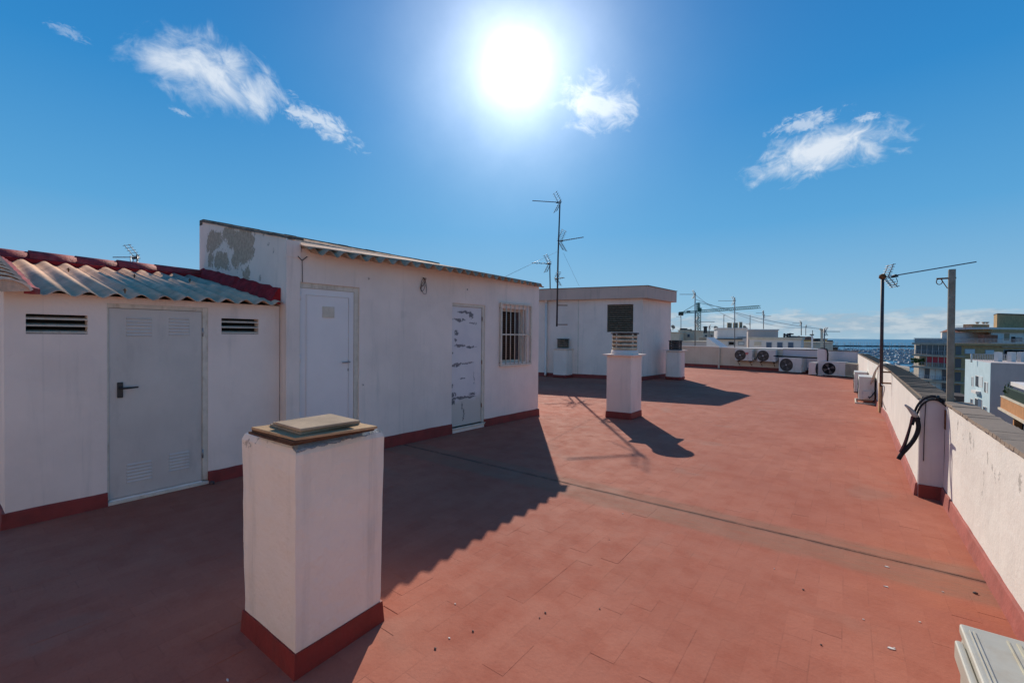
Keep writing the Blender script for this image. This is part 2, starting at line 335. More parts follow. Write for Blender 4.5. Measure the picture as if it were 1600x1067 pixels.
def door_peel_mat(M_local):
    """peeled blue-white door: flaking lines show the dark primer"""
    m, t, b = new_mat('flaking_door_paint')
    P = t.n.new('ShaderNodeTexCoord').outputs['Object']     # x along the wall, z up
    c = t.mix(t.smooth(t.noise(P, 3, 5, .6), .35, .65), (.66, .58, .55, 1), (.72, .63, .58, 1))
    z = t.xyz(P)[2]
    low = t.smooth(t.m('ADD', z, t.m('MULTIPLY', t.noise(P, 4, 4, .6), .3)), .62, .74, 1, 0)
    c = t.mix(t.m('MULTIPLY', low, .8), c, (.58, .50, .40, 1))
    L = []
    for (u, zz, ru, rz) in [(1.60,1.98,.16,.018),(1.76,1.93,.055,.05),(1.50,1.85,.13,.022),(1.36,1.86,.07,.012),(1.42,1.64,.05,.045),(1.40,1.52,.03,.035),(1.50,1.42,.12,.02),(1.76,1.40,.12,.016),
                            (1.40,1.10,.10,.025),(1.60,1.13,.22,.013),(1.56,.88,.06,.010),(1.36,.62,.08,.03),(1.34,.5,.06,.035),(1.58,.555,.30,.022),(1.80,.60,.09,.02),(1.56,.42,.014,.07),(1.60,.30,.018,.07),(1.58,.20,.012,.03),(1.83,.86,.006,.12),(1.34,.76,.02,.04),(1.80,1.80,.09,.012),(1.33,1.30,.03,.02)]:
        L.append(((u, 0, zz), (ru, 1, rz)))
    k = t.m('MULTIPLY', blobs(t, P, L, .045, 16), t.smooth(t.noise(P, 20, 4, .6), .36, .46))
    c = t.mix(t.m('MULTIPLY', k, .85), c, (.075, .065, .07, 1))
    fl = t.smooth(t.noise(t.mapping(P, (2, 1, 7)), 5, 8, .75), .66, .70)
    c = t.mix(t.m('MULTIPLY', fl, .55), c, (.15, .14, .2, 1))
    t.set(b.inputs['Base Color'], c); b.inputs['Roughness'].default_value = .6
    bn = t.node('ShaderNodeBump', {'Height': t.m('SUBTRACT', t.noise(P, 25, 6, .7), k), 'Strength': .5, 'Distance': .004})
    t.l.new(bn.outputs[0], b.inputs['Normal'])
    return m

# ------------------------------------------------------------------ mesh helpers
WM = {}                                              # world matrix of every root made here
def wmat(o):
    if o is None: return Matrix.Identity(4)
    return WM.get(o.name, Matrix.Identity(4))
def tag(o, label=None, cat=None, group=None, kind=None):
    if label: o['label'] = label
    if cat: o['category'] = cat
    if group: o['group'] = group
    if kind: o['kind'] = kind
    return o
def thing(name, label, cat, loc=(0,0,0), rz=0.0, group=None):
    o = bpy.data.objects.new(name, None); C.objects.link(o); o.empty_display_size = .2
    o.location = loc; o.rotation_euler = (0, 0, rz)
    WM[o.name] = Matrix.Translation(Vector(loc)) @ Matrix.Rotation(rz, 4, 'Z')
    return tag(o, label, cat, group)
def copy_tree(o, loc=None, rz=None, label=None, parent=None):
    c = o.copy(); C.objects.link(c)
    if parent: c.parent = parent
    if loc is not None: c.location = loc
    if rz is not None: c.rotation_euler = (0, 0, rz)
    if label: c['label'] = label
    for ch in list(o.children): copy_tree(ch, parent=c)
    return c
class MB:
    def __init__(s): s.v = []; s.f = []; s.sm = []
    def add(s, vs, fs, smooth=False):
        n = len(s.v); s.v += [Vector(p) for p in vs]
        for f in fs: s.f.append(tuple(i+n for i in f)); s.sm.append(smooth)
        return s
    def box(s, a, b):                                # axis-aligned min / max corner
        x0, y0, z0 = a; x1, y1, z1 = b
        return s.prism([(x0,y0),(x1,y0),(x1,y1),(x0,y1)], z0, z1)
    def prism(s, pts, z0, z1, top=None):             # counter-clockwise footprint; z may be a list per corner
        n = len(pts); top = top or pts
        zb = z0 if isinstance(z0, (list, tuple)) else [z0]*n; zt = z1 if isinstance(z1, (list, tuple)) else [z1]*n
        vs = [(p[0], p[1], z) for p, z in zip(pts, zb)] + [(p[0], p[1], z) for p, z in zip(top, zt)]
        fs = [tuple(range(n-1, -1, -1)), tuple(range(n, 2*n))] + [(i, (i+1) % n, (i+1) % n+n, i+n) for i in range(n)]
        return s.add(vs, fs)
    def bar(s, p, q, wd, ht=None, up=(0,0,1)):       # rectangular bar from p to q
        p, q = Vector(p), Vector(q); d = (q-p).normalized(); ht = ht or wd
        sd = d.cross(Vector(up))
        if sd.length < 1e-4: sd = d.cross(Vector((1,0,0)))
        sd.normalize(); u2 = sd.cross(d).normalized()
        vs = []
        for c in (p, q):
            for a, b in ((-1,-1),(1,-1),(1,1),(-1,1)): vs.append(c + sd*(a*wd/2) + u2*(b*ht/2))
        return s.add(vs, [(3,2,1,0),(4,5,6,7),(0,1,5,4),(1,2,6,5),(2,3,7,6),(3,0,4,7)])
    def tube(s, pts, r, n=8, cap=True):
        pts = [Vector(p) for p in pts]; rs = r if isinstance(r, (list, tuple)) else [r]*len(pts)
        rings = []; prev = None
        for i, p in enumerate(pts):
            d = (pts[min(i+1, len(pts)-1)] - pts[max(i-1, 0)]).normalized()
            if prev is None:
                a = d.cross(Vector((0,0,1)))
                if a.length < 1e-3: a = d.cross(Vector((1,0,0)))
            else: a = prev - d*prev.dot(d)
            a.normalize(); prev = a; b = d.cross(a)
            rings.append([p + (a*math.cos(2*math.pi*k/n) + b*math.sin(2*math.pi*k/n))*rs[i] for k in range(n)])
        vs = [q for rg in rings for q in rg]
        fs = [(i*n+k, i*n+(k+1) % n, (i+1)*n+(k+1) % n, (i+1)*n+k) for i in range(len(pts)-1) for k in range(n)]
        s.add(vs, fs, True)
        if cap:
            s.add([*rings[0]], [tuple(range(n-1, -1, -1))]); s.add([*rings[-1]], [tuple(range(n))])
        return s
    def lathe(s, c, prof, n=24, ax='z', smooth=True):  # prof: (r, z) list
        vs = []
        for r, z in prof:
            for k in range(n):
                a = 2*math.pi*k/n; x, y = r*math.cos(a), r*math.sin(a)
                vs.append((c[0]+x, c[1]+y, c[2]+z) if ax == 'z' else ((c[0]+x, c[1]+z, c[2]+y) if ax == 'y' else (c[0]+z, c[1]+x, c[2]+y)))
        m = len(prof)
        fs = [(i*n+k, i*n+(k+1) % n, (i+1)*n+(k+1) % n, (i+1)*n+k) for i in range(m-1) for k in range(n)]
        s.add(vs, fs, smooth)
        return s
    def ico(s, c, r, sq=(1,1,1)):
        bm = bmesh.new(); bmesh.ops.create_icosphere(bm, subdivisions=1, radius=r)
        s.add([(c[0]+v.co.x*sq[0], c[1]+v.co.y*sq[1], c[2]+v.co.z*sq[2]) for v in bm.verts], [tuple(v.index for v in f.verts) for f in bm.faces]); bm.free(); return s
    def mesh(s, name, mat, inv=None, bevel=0, segs=2, rough=0, sub=0):
        me = bpy.data.meshes.new(name)
        vs = [inv @ p for p in s.v] if inv else s.v
        me.from_pydata(vs, [], s.f)
        me.polygons.foreach_set('use_smooth', s.sm)
        bm = bmesh.new(); bm.from_mesh(me)
        bmesh.ops.remove_doubles(bm, verts=bm.verts, dist=1e-5)
        bmesh.ops.recalc_face_normals(bm, faces=bm.faces)
        if bevel:
            es = [e for e in bm.edges if len(e.link_faces) == 2 and e.calc_face_angle(0) > .5]
            bmesh.ops.bevel(bm, geom=es, offset=bevel, segments=segs, affect='EDGES', profile=.6, clamp_overlap=True)
        if sub:
            bmesh.ops.subdivide_edges(bm, edges=bm.edges, cuts=sub, use_grid_fill=True)
        if rough:
            for v in bm.verts:
                q = v.co*7.0
                v.co += Vector((noise.noise(q), noise.noise(q+Vector((31,0,0))), noise.noise(q+Vector((0,57,0)))))*rough
        bm.to_mesh(me); bm.free()
        me.materials.append(mat)
        return me
    def build(s, name, mat, parent=None, label=None, **kw):
        inv = wmat(parent).inverted() if parent else None
        me = s.mesh(name, mat, inv, **kw)
        o = bpy.data.objects.new(name, me); C.objects.link(o)
        if parent: o.parent = parent; WM[o.name] = wmat(parent)
        if label: o['label'] = label
        return o
    def single(s, name, mat, label, cat, base=None, group=None, kind=None, **kw):
        """a thing (or a piece of the setting) that is one mesh, with its origin at base"""
        base = Vector(base) if base is not None else Vector((sum(p.x for p in s.v)/len(s.v), sum(p.y for p in s.v)/len(s.v), min(p.z for p in s.v)))
        me = s.mesh(name, mat, Matrix.Translation(-base), **kw)
        o = bpy.data.objects.new(name, me); C.objects.link(o); o.location = base; WM[o.name] = Matrix.Translation(base)
        return tag(o, label, cat, group, kind)
def v2(p): return Vector((p[0], p[1]))
def skirt(parent, line, h=.13, t=.016, flare=.012, side=1, mat=None):
    """red skirting strip in front of a wall line (side=+1: to the right of travel)"""
    for a, b in zip(line[:-1], line[1:]):
        a2, b2 = v2(a), v2(b); d = (b2-a2).normalized(); n = Vector((d.y, -d.x))*side
        o1 = n*(t+flare); o2 = n*t; bk = n*-.01
        L = (b2-a2).length; n_ = max(2, min(160, int(L/.09))); mb = MB(); vs = []
        for k in range(n_+1):
            p = a2+(b2-a2)*(k/n_); q = Vector((p.x*6, p.y*6, 0)); hh = h + .006*noise.noise(q) + .0035*noise.noise(q*4); w1 = t+flare+.006*noise.noise(q*1.7); w2 = t+.002*noise.noise(q*3)
            for e_, z_ in ((bk, -.004), (n*w1, -.004), (n*w2, hh*.92), (n*(w2-.004), hh), (bk, hh)): vs.append((p.x+e_.x, p.y+e_.y, z_))
        mb.add(vs, [(k*5+m_, (k+1)*5+m_, (k+1)*5+(m_+1) % 5, k*5+(m_+1) % 5) for k in range(n_) for m_ in range(5)] + [(0,1,2,3,4), tuple(n_*5+m_ for m_ in (4,3,2,1,0))])
        mb.build('skirting', mat or m_skirt_shade, parent)
def holed_wall(org, ud, length, z0, z1, holes, thick, nrm):
    """wall with real openings; holes = (s0, s1, za, zb); org is s=0, ud the 2-D direction, nrm the outward 2-D normal"""
    org, ud, nrm = Vector(org), Vector(ud), Vector(nrm)
    S = sorted({length[0], length[1], *[h[0] for h in holes], *[h[1] for h in holes]})
    Z = sorted({z0, z1, *[h[2] for h in holes], *[h[3] for h in holes]})
    mb = MB()
    def pt(s, z, off): p = org + ud*s - nrm*off; return (p.x, p.y, z)
    def solid(i, j):
        if i < 0 or j < 0 or i >= len(S)-1 or j >= len(Z)-1: return False
        cs, cz = (S[i]+S[i+1])/2, (Z[j]+Z[j+1])/2
        return not any(h[0] < cs < h[1] and h[2] < cz < h[3] for h in holes)
    for i in range(len(S)-1):
        for j in range(len(Z)-1):
            if not solid(i, j): continue
            a, b, c, d = S[i], S[i+1], Z[j], Z[j+1]
            mb.add([pt(a,c,0), pt(b,c,0), pt(b,d,0), pt(a,d,0)], [(0,1,2,3)])
            mb.add([pt(a,c,thick), pt(b,c,thick), pt(b,d,thick), pt(a,d,thick)], [(3,2,1,0)])
            if not solid(i-1, j): mb.add([pt(a,c,0), pt(a,d,0), pt(a,d,thick), pt(a,c,thick)], [(0,1,2,3)])
            if not solid(i+1, j): mb.add([pt(b,c,0), pt(b,d,0), pt(b,d,thick), pt(b,c,thick)], [(3,2,1,0)])
            if not solid(i, j-1): mb.add([pt(a,c,0), pt(b,c,0), pt(b,c,thick), pt(a,c,thick)], [(3,2,1,0)])
            if not solid(i, j+1): mb.add([pt(a,d,0), pt(b,d,0), pt(b,d,thick), pt(a,d,thick)], [(0,1,2,3)])
    return mb

# ================================================================== SETTING
GZ = -17.0
MB().prism([(-60000,-60000),(60000,-60000),(60000,60000),(-60000,60000)], GZ-1.2, GZ-1.0).single('sea', m_sea, 'blue sea reaching to the horizon', None, kind='structure', base=(0,0,GZ-1.2))
gd = MB().prism([(-900,-900),(900,-900),(900,230),(95,240),(40,330),(-40,395),(-900,420)], GZ-2.0, GZ)
gd.single('ground', m_ground, 'town ground far below the roof', None, kind='structure', base=(0,0,GZ-2))
# breakwater
a, b_ = at(1215, 541.5, 1050), at(1560, 541.5, 1150)
dv = (b_-a); dv.z = 0; dv.normalize(); nv = Vector((-dv.y, dv.x, 0))
bw = MB()
N = 90
for i in range(N):
    p = a.lerp(b_, i/N); q = a.lerp(b_, (i+1)/N); hh = 1.6+random.random()*1.6
    bw.prism([v2(p), v2(q), v2(q+nv*16), v2(p+nv*16)], GZ-2, GZ+hh, [v2(p+nv*5), v2(q+nv*5), v2(q+nv*11), v2(p+nv*11)])
bw.single('breakwater', m_rock, 'dark rubble breakwater closing off the marina', 'breakwater', kind='structure')

# the building we stand on
TERR = [(-12,-4), (.96,-4), (.96,5.9), (.87,6.2), (.9,11.4), (.62,23.6), (-2.4,25.2), (-5.4,25.65), (-12,26.6)]
hb = MB(); hb.prism(TERR, GZ, -.30)
hb.single('apartment_block', m_bwhite, 'white apartment block carrying the red roof terrace', 'building', base=(-5,10,GZ))
MB().prism([(p[0], p[1]) for p in TERR], -.29, -.0003).single('roof_floor', m_floor, 'red painted roof terrace floor', None, kind='structure', base=(-5, 10, -.29))
floor = bpy.data.objects['roof_floor']
# raised floor tiles: nearest 300 in view single, the others joined
TX, TY = .127, .262
tile_meshes = []
for k in range(6):
    mb = MB(); x, y = TX/2, TY/2
    mb.prism([(-x,-y),(x,-y),(x,y),(-x,y)], -.0022, 0, [(-x,-y),(x,-y),(x,y),(-x,y)])
    tile_meshes.append(mb.mesh('tile', m_floor))
spots = []
for i in range(int(12.4/TX)):
    for j in range(int(16/TY)):
        cx = .76 - TX/2 - i*TX; cy = .2 + j*TY + (TY/2 if i % 2 else 0)
        if cx < -5.28 and cy < 7.6: continue
        if cx < -11: continue
        if cy > 12.5: continue
        if abs(cy-4.232) < TY/2+.012: 
            continue
        if -2.70 < cx < -1.95 and .97 < cy < 1.62: continue
        if -3.92 < cx < -3.22 and 8.05 < cy < 8.9: continue
        if cx > .52 and cy > 6.0: continue
        spots.append((cx, cy))
def in_view(x, y):
    d = Vector((x, y, 0)) - EYE; f = d.dot(_F)
    if f < .2: return False
    px, py = 800+FPX*d.dot(_R)/f, 533.5-FPX*d.dot(_U)/f
    return -20 < px < 1620 and py < 1085
def hid(x, y):                                       # tiles in the pillar's shade corner left out of the single ones
    return False
rt = random.Random(5)
vis = sorted([s for s in spots if in_view(*s)], key=lambda s: s[0]**2+s[1]**2)
single = set(vis[:300])
def tile_pose():
    if rt.random() < .60: return .0009, 0, 0, 0
    z = rt.gauss(.0009, .00035); z = max(0.0003, min(.0018, z))
    if rt.random() < .2: z += .0009
    return z, rt.gauss(0, .0018), rt.gauss(0, .0022), 0
rest = MB()
fo = Vector(floor.location)
for s in spots:
    z, rx, ry, rz = tile_pose()
    if s in single:
        o = bpy.data.objects.new('tile', rt.choice(tile_meshes)); C.objects.link(o); o.parent = floor
        o.location = Vector((s[0], s[1], z+.0006)) - fo; o.rotation_euler = (rx, ry, rz)
    else:
        M3 = Matrix.Translation((s[0], s[1], z+.0006)) @ Matrix.Rotation(rz, 4, 'Z') @ Matrix.Rotation(rx, 4, 'X') @ Matrix.Rotation(ry, 4, 'Y')
        x, y = TX/2, TY/2
        vs = [M3 @ Vector(p) for p in [(-x,-y,-.002),(x,-y,-.002),(x,y,-.002),(-x,y,-.002),(-x,-y,0),(x,-y,0),(x,y,0),(-x,y,0)]]
        rest.add(vs, [(4,5,6,7),(0,1,5,4),(1,2,6,5),(2,3,7,6),(3,0,4,7)])
me = bpy.data.meshes.new('tile_field'); me.from_pydata([p-fo for p in rest.v], [], rest.f); me.materials.append(m_floor)
o = bpy.data.objects.new('tile_field', me); C.objects.link(o); o.parent = floor; o['kind'] = 'stuff'
# lips of the gutter joint
gj = MB()
for i in range(60):
    x0 = -5.3 + i*.101; h0 = .0020+.0012*random.random(); dy = .006*math.sin(i*.8)
    gj.add([(x0,4.236+dy,h0),(x0+.101,4.236+dy,h0),(x0+.101,4.33,.0012),(x0,4.33,.0012),(x0,4.236+dy,-.01),(x0+.101,4.236+dy,-.01)], [(0,1,2,3),(4,5,1,0)])
gj.build('gutter_lip', m_floor, floor)
MB().box((-5.28,3.955,-.004),(.765,4.226,.0013)).build('gutter_bed', m_floor, floor)
MB().box((-5.28,4.242,-.004),(.765,4.51,.0011)).build('gutter_bed', m_floor, floor)

# ================================================================== LEFT SHED
XL = -5.42; YL0, YL1 = .41, 2.585
shed = thing('small_shed', 'low white shed with grey metal door and corrugated roof at left edge', 'shed', (XL, 1.5, 0))
holes = [(.529-1.5, .904-1.5, 1.577, 1.743), (1.034-1.5, 1.842-1.5, .03, 1.862), (1.968-1.5, 2.349-1.5, 1.589, 1.759)]
holed_wall((XL, 1.5), (0,1), (YL0-1.5, YL1-1.5), 0, 1.925, holes, .13, (1,0)).build('front_wall', m_wall, shed)
MB().prism([(-7.7,YL0),(XL-.13,YL0),(XL-.13,YL0+.12),(-7.7,YL0+.12)], 0, [2.36,1.915,1.915,2.36]).build('end_wall', m_wall, shed)
MB().prism([(-7.85,YL0),(-7.7,YL0),(-7.7,YL1),(-7.85,YL1)], 0, 2.40).build('rear_wall', m_wall, shed)
skirt(shed, [(XL, YL0-.02), (XL, 1.034)], .125, side=1); skirt(shed, [(XL, 1.842), (XL, YL1-.02)], .125, side=1)
skirt(shed, [(-7.7, YL0), (XL+.02, YL0)], .125, side=1)
for nm, s0, s1, za, zb, kind in [('l',.529,.904,1.577,1.743,0), ('r',1.968,2.349,1.589,1.759,0)]:
    v = MB(); v.box((XL-.125, s0+.001, za+.001), (XL-.105, s1-.001, zb-.001)); lv = v.build('louvre_vent', m_dark, shed)
    for k in range(3):
        z = za + (zb-za)*(k+.12)/2.9 + (.0 if k else 0)
        mb = MB(); mb.add([(XL-.006, s0, z), (XL-.006, s1, z), (XL-.07, s1, z+.016), (XL-.07, s0, z+.016), (XL-.006, s0, z+.011), (XL-.006, s1, z+.011), (XL-.07, s1, z+.026), (XL-.07, s0, z+.026)],
               [(3,2,1,0),(4,5,6,7),(0,1,5,4),(1,2,6,5),(2,3,7,6),(3,0,4,7)]); mb.build('slat', m_cream, lv)
# metal door
fr = MB(); fr.box((XL-.05, 1.792, .045), (XL-.004, 1.841, 1.861)).box((XL-.05, 1.035, 1.822), (XL-.004, 1.791, 1.861)).box((XL-.05, 1.035, .045), (XL-.004, 1.046, 1.821))
fr.build('door_frame', m_cream, shed)
MB().box((XL-.09, 1.02, 0), (XL+.022, 1.862, .028)).build('door_sill', m_cream, shed, bevel=.004)
dr = MB().box((XL-.045, 1.048, .046), (XL-.012, 1.789, 1.819)).build('door', m_dgrey, shed, label='pale grey metal door with four louvred panels', bevel=.003)
for yy, zz, wdt in [(1.17,1.56,.20), (1.50,1.57,.18), (1.17,.17,.20), (1.50,.20,.18)]:
    for k in range(6):
        z = zz + k*.032
        mb = MB(); x0 = XL-.0125
        mb.add([(x0,yy,z),(x0,yy+wdt,z),(x0+.009,yy+wdt-.004,z+.004),(x0+.009,yy+.004,z+.004),(x0,yy+.01,z+.022),(x0,yy+wdt-.01,z+.022)], [(0,1,2,3),(3,2,5,4),(0,3,4),(1,5,2)])
        mb.build('louvre', m_dgrey, dr)
MB().box((XL-.012, 1.105, .985), (XL+.002, 1.148, 1.13)).build('handle_plate', m_black, dr, bevel=.006)
MB().tube([(XL+.002,1.128,1.075),(XL+.04,1.128,1.075)], .009).tube([(XL+.04,1.122,1.075),(XL+.045,1.17,1.076),(XL+.04,1.25,1.078)], [.010,.010,.007]).build('handle', m_black, dr)
for z in (.28, 1.56): MB().tube([(XL-.006,1.794,z),(XL-.006,1.794,z+.09)], .008).build('hinge', m_steel, dr)
MB().box((XL-.008, 1.048, .03), (XL-.004, 1.789, .044)).build('door_seal', m_pebble, dr)
# corrugated sheets
def corr(mb, y0, y1, pitch, amp, phase, P0, P1, thick=.006, n=8, m=1, sag=0):
    """corrugated sheet; P0/P1: functions y -> (x, z) of its low and high end"""
    N = max(2, int((y1-y0)/pitch*n)); rows = []
    for j in range(m+1):
        f = j/m; row = []
        for i in range(N+1):
            y = y0 + (y1-y0)*i/N
            a, b = P0(y), P1(y); x = a[0]+(b[0]-a[0])*f; z = a[1]+(b[1]-a[1])*f
            row.append((x, y, z + amp*math.cos(2*math.pi*(y-phase)/pitch)))
        rows.append(row)
    vs = [p for r in rows for p in r]; K = len(vs); vs += [(p[0], p[1], p[2]-thick) for p in vs]
    fs = []
    for j in range(m):
        for i in range(N):
            a = j*(N+1)+i
            fs.append((a, a+1, a+N+2, a+N+1)); fs.append((K+a, K+a+N+1, K+a+N+2, K+a+1))
    for i in range(N):
        fs.append((i, K+i, K+i+1, i+1)); a = m*(N+1)+i; fs.append((a, a+1, K+a+1, K+a))
    for j in range(m):
        a = j*(N+1); fs.append((a, a+N+1, K+a+N+1, K+a)); a += N; fs.append((a, K+a, K+a+N+1, a+N+1))
    mb.add(vs, fs, True)
low = lambda y: (XL+.13, 1.918+.012*(y-.4)); high = lambda y: (-7.70, 2.425)
for (ya, yb, dz) in [(.50, 1.60, 0), (1.53, 2.57, .007)]:
    mb = MB(); corr(mb, ya, yb, .1815, .0235, .62+.0907, lambda y, d=dz: (low(y)[0], low(y)[1]+d), lambda y, d=dz: (high(y)[0], high(y)[1]+d), n=10)
    mb.build('roof_sheet', m_fibro, shed)
for yy, f in [(.98,.62), (1.53,.60), (1.16,.05), (2.1,.62)]:
    a, b = low(yy), high(yy); x = a[0]+(b[0]-a[0])*f; z = a[1]+(b[1]-a[1])*f
    MB().tube([(x,yy,z+.01),(x,yy,z+.055)], .006, 6).lathe((x,yy,z+.035), [(.018,0),(.012,.008)], 8).build('roof_screw', m_rust, shed)
# ridge tiles
for k, (ya, yb) in enumerate([(-.5,-.02), (.0,.40),(.38,.80),(.78,1.20),(1.18,1.60),(1.58,2.02),(1.98,2.58)]):
    mb = MB(); rr = .125 + (.006 if k % 2 else 0); prof = []
    for j, y in enumerate((ya, yb)):
        r_ = rr + (.012 if j == 0 else 0)
        for i in range(11):
            a = math.pi*i/10; prof.append((-7.76+r_*math.cos(a)*1.0, y, 2.405+r_*math.sin(a)*1.05))
    n = 11
    mb.add(prof, [(i, i+1, n+i+1, n+i) for i in range(n-1)] , True)
    mb.add(prof, [tuple(range(n)), tuple(range(2*n-1, n-1, -1)), (0, n, 2*n-1, n-1)])
    mb.build('ridge_tile', m_clay_red, shed)
MB().prism([(-7.68,.45),(-7.60,.45),(-7.60,2.58),(-7.68,2.58)], 2.33, [2.47,2.435,2.435,2.47]).build('ridge_mortar', m_redcem, shed, sub=4, rough=.012)
# verge: overlapping curved tiles running up the slope at the left end
for k in range(9):
    f0 = k*.118 - .02; f1 = f0+.20
    mb = MB(); prof = []; n = 9
    for j, f in enumerate((f0, f1)):
        a, b = low(.42), high(.42); x = a[0]+.03+(b[0]-a[0])*f; z = a[1]-.028+(b[1]-a[1])*f + (.034 if j == 0 else .004)
        r_ = .155 if j == 0 else .125
        for i in range(n):
            t_ = math.pi*(.06+.88*i/(n-1)); prof.append((x, .40-r_*math.cos(t_), z+r_*.62*math.sin(t_)))
    inner = [(p[0], .40+(p[1]-.40)*.90, p[2]-.014) for p in prof]
    fs = [(i, i+1, n+i+1, n+i) for i in range(n-1)]
    mb.add(prof, fs, True); mb.add(inner, [f[::-1] for f in fs], True)
    mb.add(prof[:n]+inner[:n], [(i+1, i, n+i, n+i+1) for i in range(n-1)])
    mb.build('verge_tile', m_clay, shed)
    if k == 0:                                       # mortar plug in the lowest tile
        MB().add([(prof[i][0]-.012, .40+(prof[i][1]-.40)*.9, prof[i][2]-.014) for i in range(n)] + [(prof[0][0]-.012, .40, prof[0][2]-.03)], [tuple(range(n))+(n,)]).build('mortar_plug', m_fibro, shed)
mb = MB()
for k in range(24):
    f = k/24; a, b = low(.56), high(.56)
    def pp(f): return a[0]+.02+(b[0]-a[0])*f, a[1]+(b[1]-a[1])*f
    x0, z0 = pp(f); x1, z1 = pp(f+1/24)
    mb.add([(x0,.50,z0+.045),(x1,.50,z1+.045),(x1,.585,z1+.022),(x0,.585,z0+.022),(x0,.50,z0-.02),(x0,.585,z0-.02)], [(0,1,2,3)] + ([(4,0,3,5)] if k == 0 else []))
mb.build('verge_mortar', m_clay_red, shed, sub=1, rough=.012)

# ================================================================== TALL SHED
WA = Vector((-5.19, 3.884)); WB = Vector((-4.975, 7.49)); wt = (WB-WA).normalized(); wn = Vector((wt.y, -wt.x))
def wp(s, off=0): return WA + wt*s + wn*off          # s along the wall, off towards the terrace
S0, S1 = -1.295, 3.62
wang = math.atan2(wt.y, wt.x)
tall = thing('door_shed', 'long white shed with two doors, a barred window and sloping roof', 'shed', (WA.x, WA.y, 0), wang)
D1 = (-1.139, -.353, .02, 2.218); D2 = (1.30, 2.062, .085, 2.12); WN = (2.52, 3.20, 1.10, 2.10)
holed_wall(WA, wt, (S0, S1), 0, 2.58, [D1, D2, WN], .20, wn).build('front_wall', m_wall, tall)
c0 = wp(S0); cx = c0.x
# gable walls
MB().prism([(-7.85,2.594),(cx-.005,2.594),(cx-.20,2.80),(-7.85,2.80)], 0, [3.275,2.716,2.76,3.275]).build('side_wall', m_peel, tall, label='weathered side wall with big patches of fallen paint')
MB().prism([v2(wp(S0-.004, .001)), v2(wp(S0+.16, .012)), v2(wp(S0+.16, -.19)), v2(wp(S0-.004,-.19))], 2.50, 2.70).build('corner_block', m_wall, tall)
e0, e1 = wp(S1), wp(S1, 0)
MB().prism([(-7.85,7.35),v2(wp(S1-.14,-.2)),v2(wp(S1,-.2)),(-7.85,7.50)], 0, [3.2,2.60,2.60,3.2]).build('end_wall', m_wall, tall)
MB().prism([(-7.99,2.60),(-7.855,2.60),(-7.855,7.50),(-7.99,7.50)], 0, 3.26).build('rear_wall', m_wall, tall)
skirt(tall, [wp(S0), wp(D1[0])], .15); skirt(tall, [wp(D1[1]), wp(D2[0])], .16); skirt(tall, [wp(D2[1]), wp(S1+.02)], .135)
MB().prism([v2(wp(S1,-.9)), v2(wp(S1,.012)), v2(wp(S1+.02,.012)), v2(wp(S1+.02,-.9))], -.004, .135).build('skirting', m_skirt_shade, tall)
# red cement flashing where the low roof meets the tall wall
mb = MB(); n = 26
top_, bot = [], []
for i in range(n+1):
    f = i/n; x = -7.80+(cx-.14+7.80)*f
    zt_ = 2.555+(2.118-2.555)*f + .022*noise.noise(Vector((x*9, 3, 1))); zb = 2.44+(1.955-2.44)*f
    for (y, z) in ((2.593, zt_+.02), (2.56, zt_), (2.50, zb+.06), (2.475, zb), (2.593, zb-.01)): top_.append((x, y+.012*noise.noise(Vector((x*11, z*9, 2))), z))
mb.add(top_, [(i*5+k, (i+1)*5+k, (i+1)*5+k+1, i*5+k+1) for i in range(n) for k in range(4)] + [(0,1,2,3,4), tuple(n*5+k for k in (4,3,2,1,0))])
mb.build('cement_flashing', m_redcem, tall, rough=.006)
# roof
def eave(y):
    s = (y-WA.y)/wt.y; f = (7.5-y)/4.9; p = wp(s, .05+.52*f-.36*max(0,f-.5)*2); return (p.x, 2.605-.035*f)
ridge_p = lambda y: (-7.86, 3.262)
for k, (ya, yb, ex, dz) in enumerate([(2.76,3.72,0,0), (3.66,4.66,.0,.006), (4.60,5.62,.02,.0), (5.56,6.60,.0,.006), (6.54,7.56,.03,0)]):
    mb = MB(); corr(mb, ya, yb, .193, .036, 2.70+.0965, lambda y, e=ex, d=dz: (eave(y)[0]+e, eave(y)[1]+d-.005*e), lambda y, d=dz: (ridge_p(y)[0], ridge_p(y)[1]+d), n=10)
    mb.build('roof_sheet', m_fibro2, tall)
for k, (ya, yb) in enumerate([(2.74, 3.55), (3.50, 4.35), (4.30, 5.3)]):          # broken cover sheets lying over the first row
    mb = MB()
    def pl(y, f, u): a, b = eave(y), ridge_p(y); return (a[0]+(b[0]-a[0])*f, y, a[1]+(b[1]-a[1])*f + u)
    f0 = .03+.012*k; f1 = .22+.03*k
    q = [pl(ya, f0, .033), pl(yb, f0+.02, .033), pl(yb, f1, .033), pl(ya, f1, .036)]
    mb.add(q + [(p[0], p[1], p[2]+.012) for p in q], [(3,2,1,0),(4,5,6,7),(0,1,5,4),(1,2,6,5),(2,3,7,6),(3,0,4,7)])
    mb.build('cover_sheet', m_fibro, tall, sub=2, rough=.006)
mb = MB()
for (sa, sb, za_, zb_) in [(-1.12,-.3,2.625,2.645),(-.3,1.2,2.645,2.655),(1.2,2.4,2.655,2.635),(2.4,3.6,2.635,2.610)]:
    mb.prism([v2(wp(sa,-.15)), v2(wp(sa,-.003)), v2(wp(sb,-.003)), v2(wp(sb,-.15))], 2.581, [za_,za_,zb_,zb_])
mb.build('eaves_mortar', m_wall, tall)
cap = MB()
for i in range(24):
    y0 = 2.60+i*.2042; y1 = y0+.206; z1 = 3.32+.012*noise.noise(Vector((y0*3, 0, 0)))
    cap.box((-7.99-.001*(i%2), y0, 3.24), (-7.84+.001*(i%2), y1-.002, z1))
cap.build('ridge_mortar', m_bitumen, tall)
mb = MB(); q = []
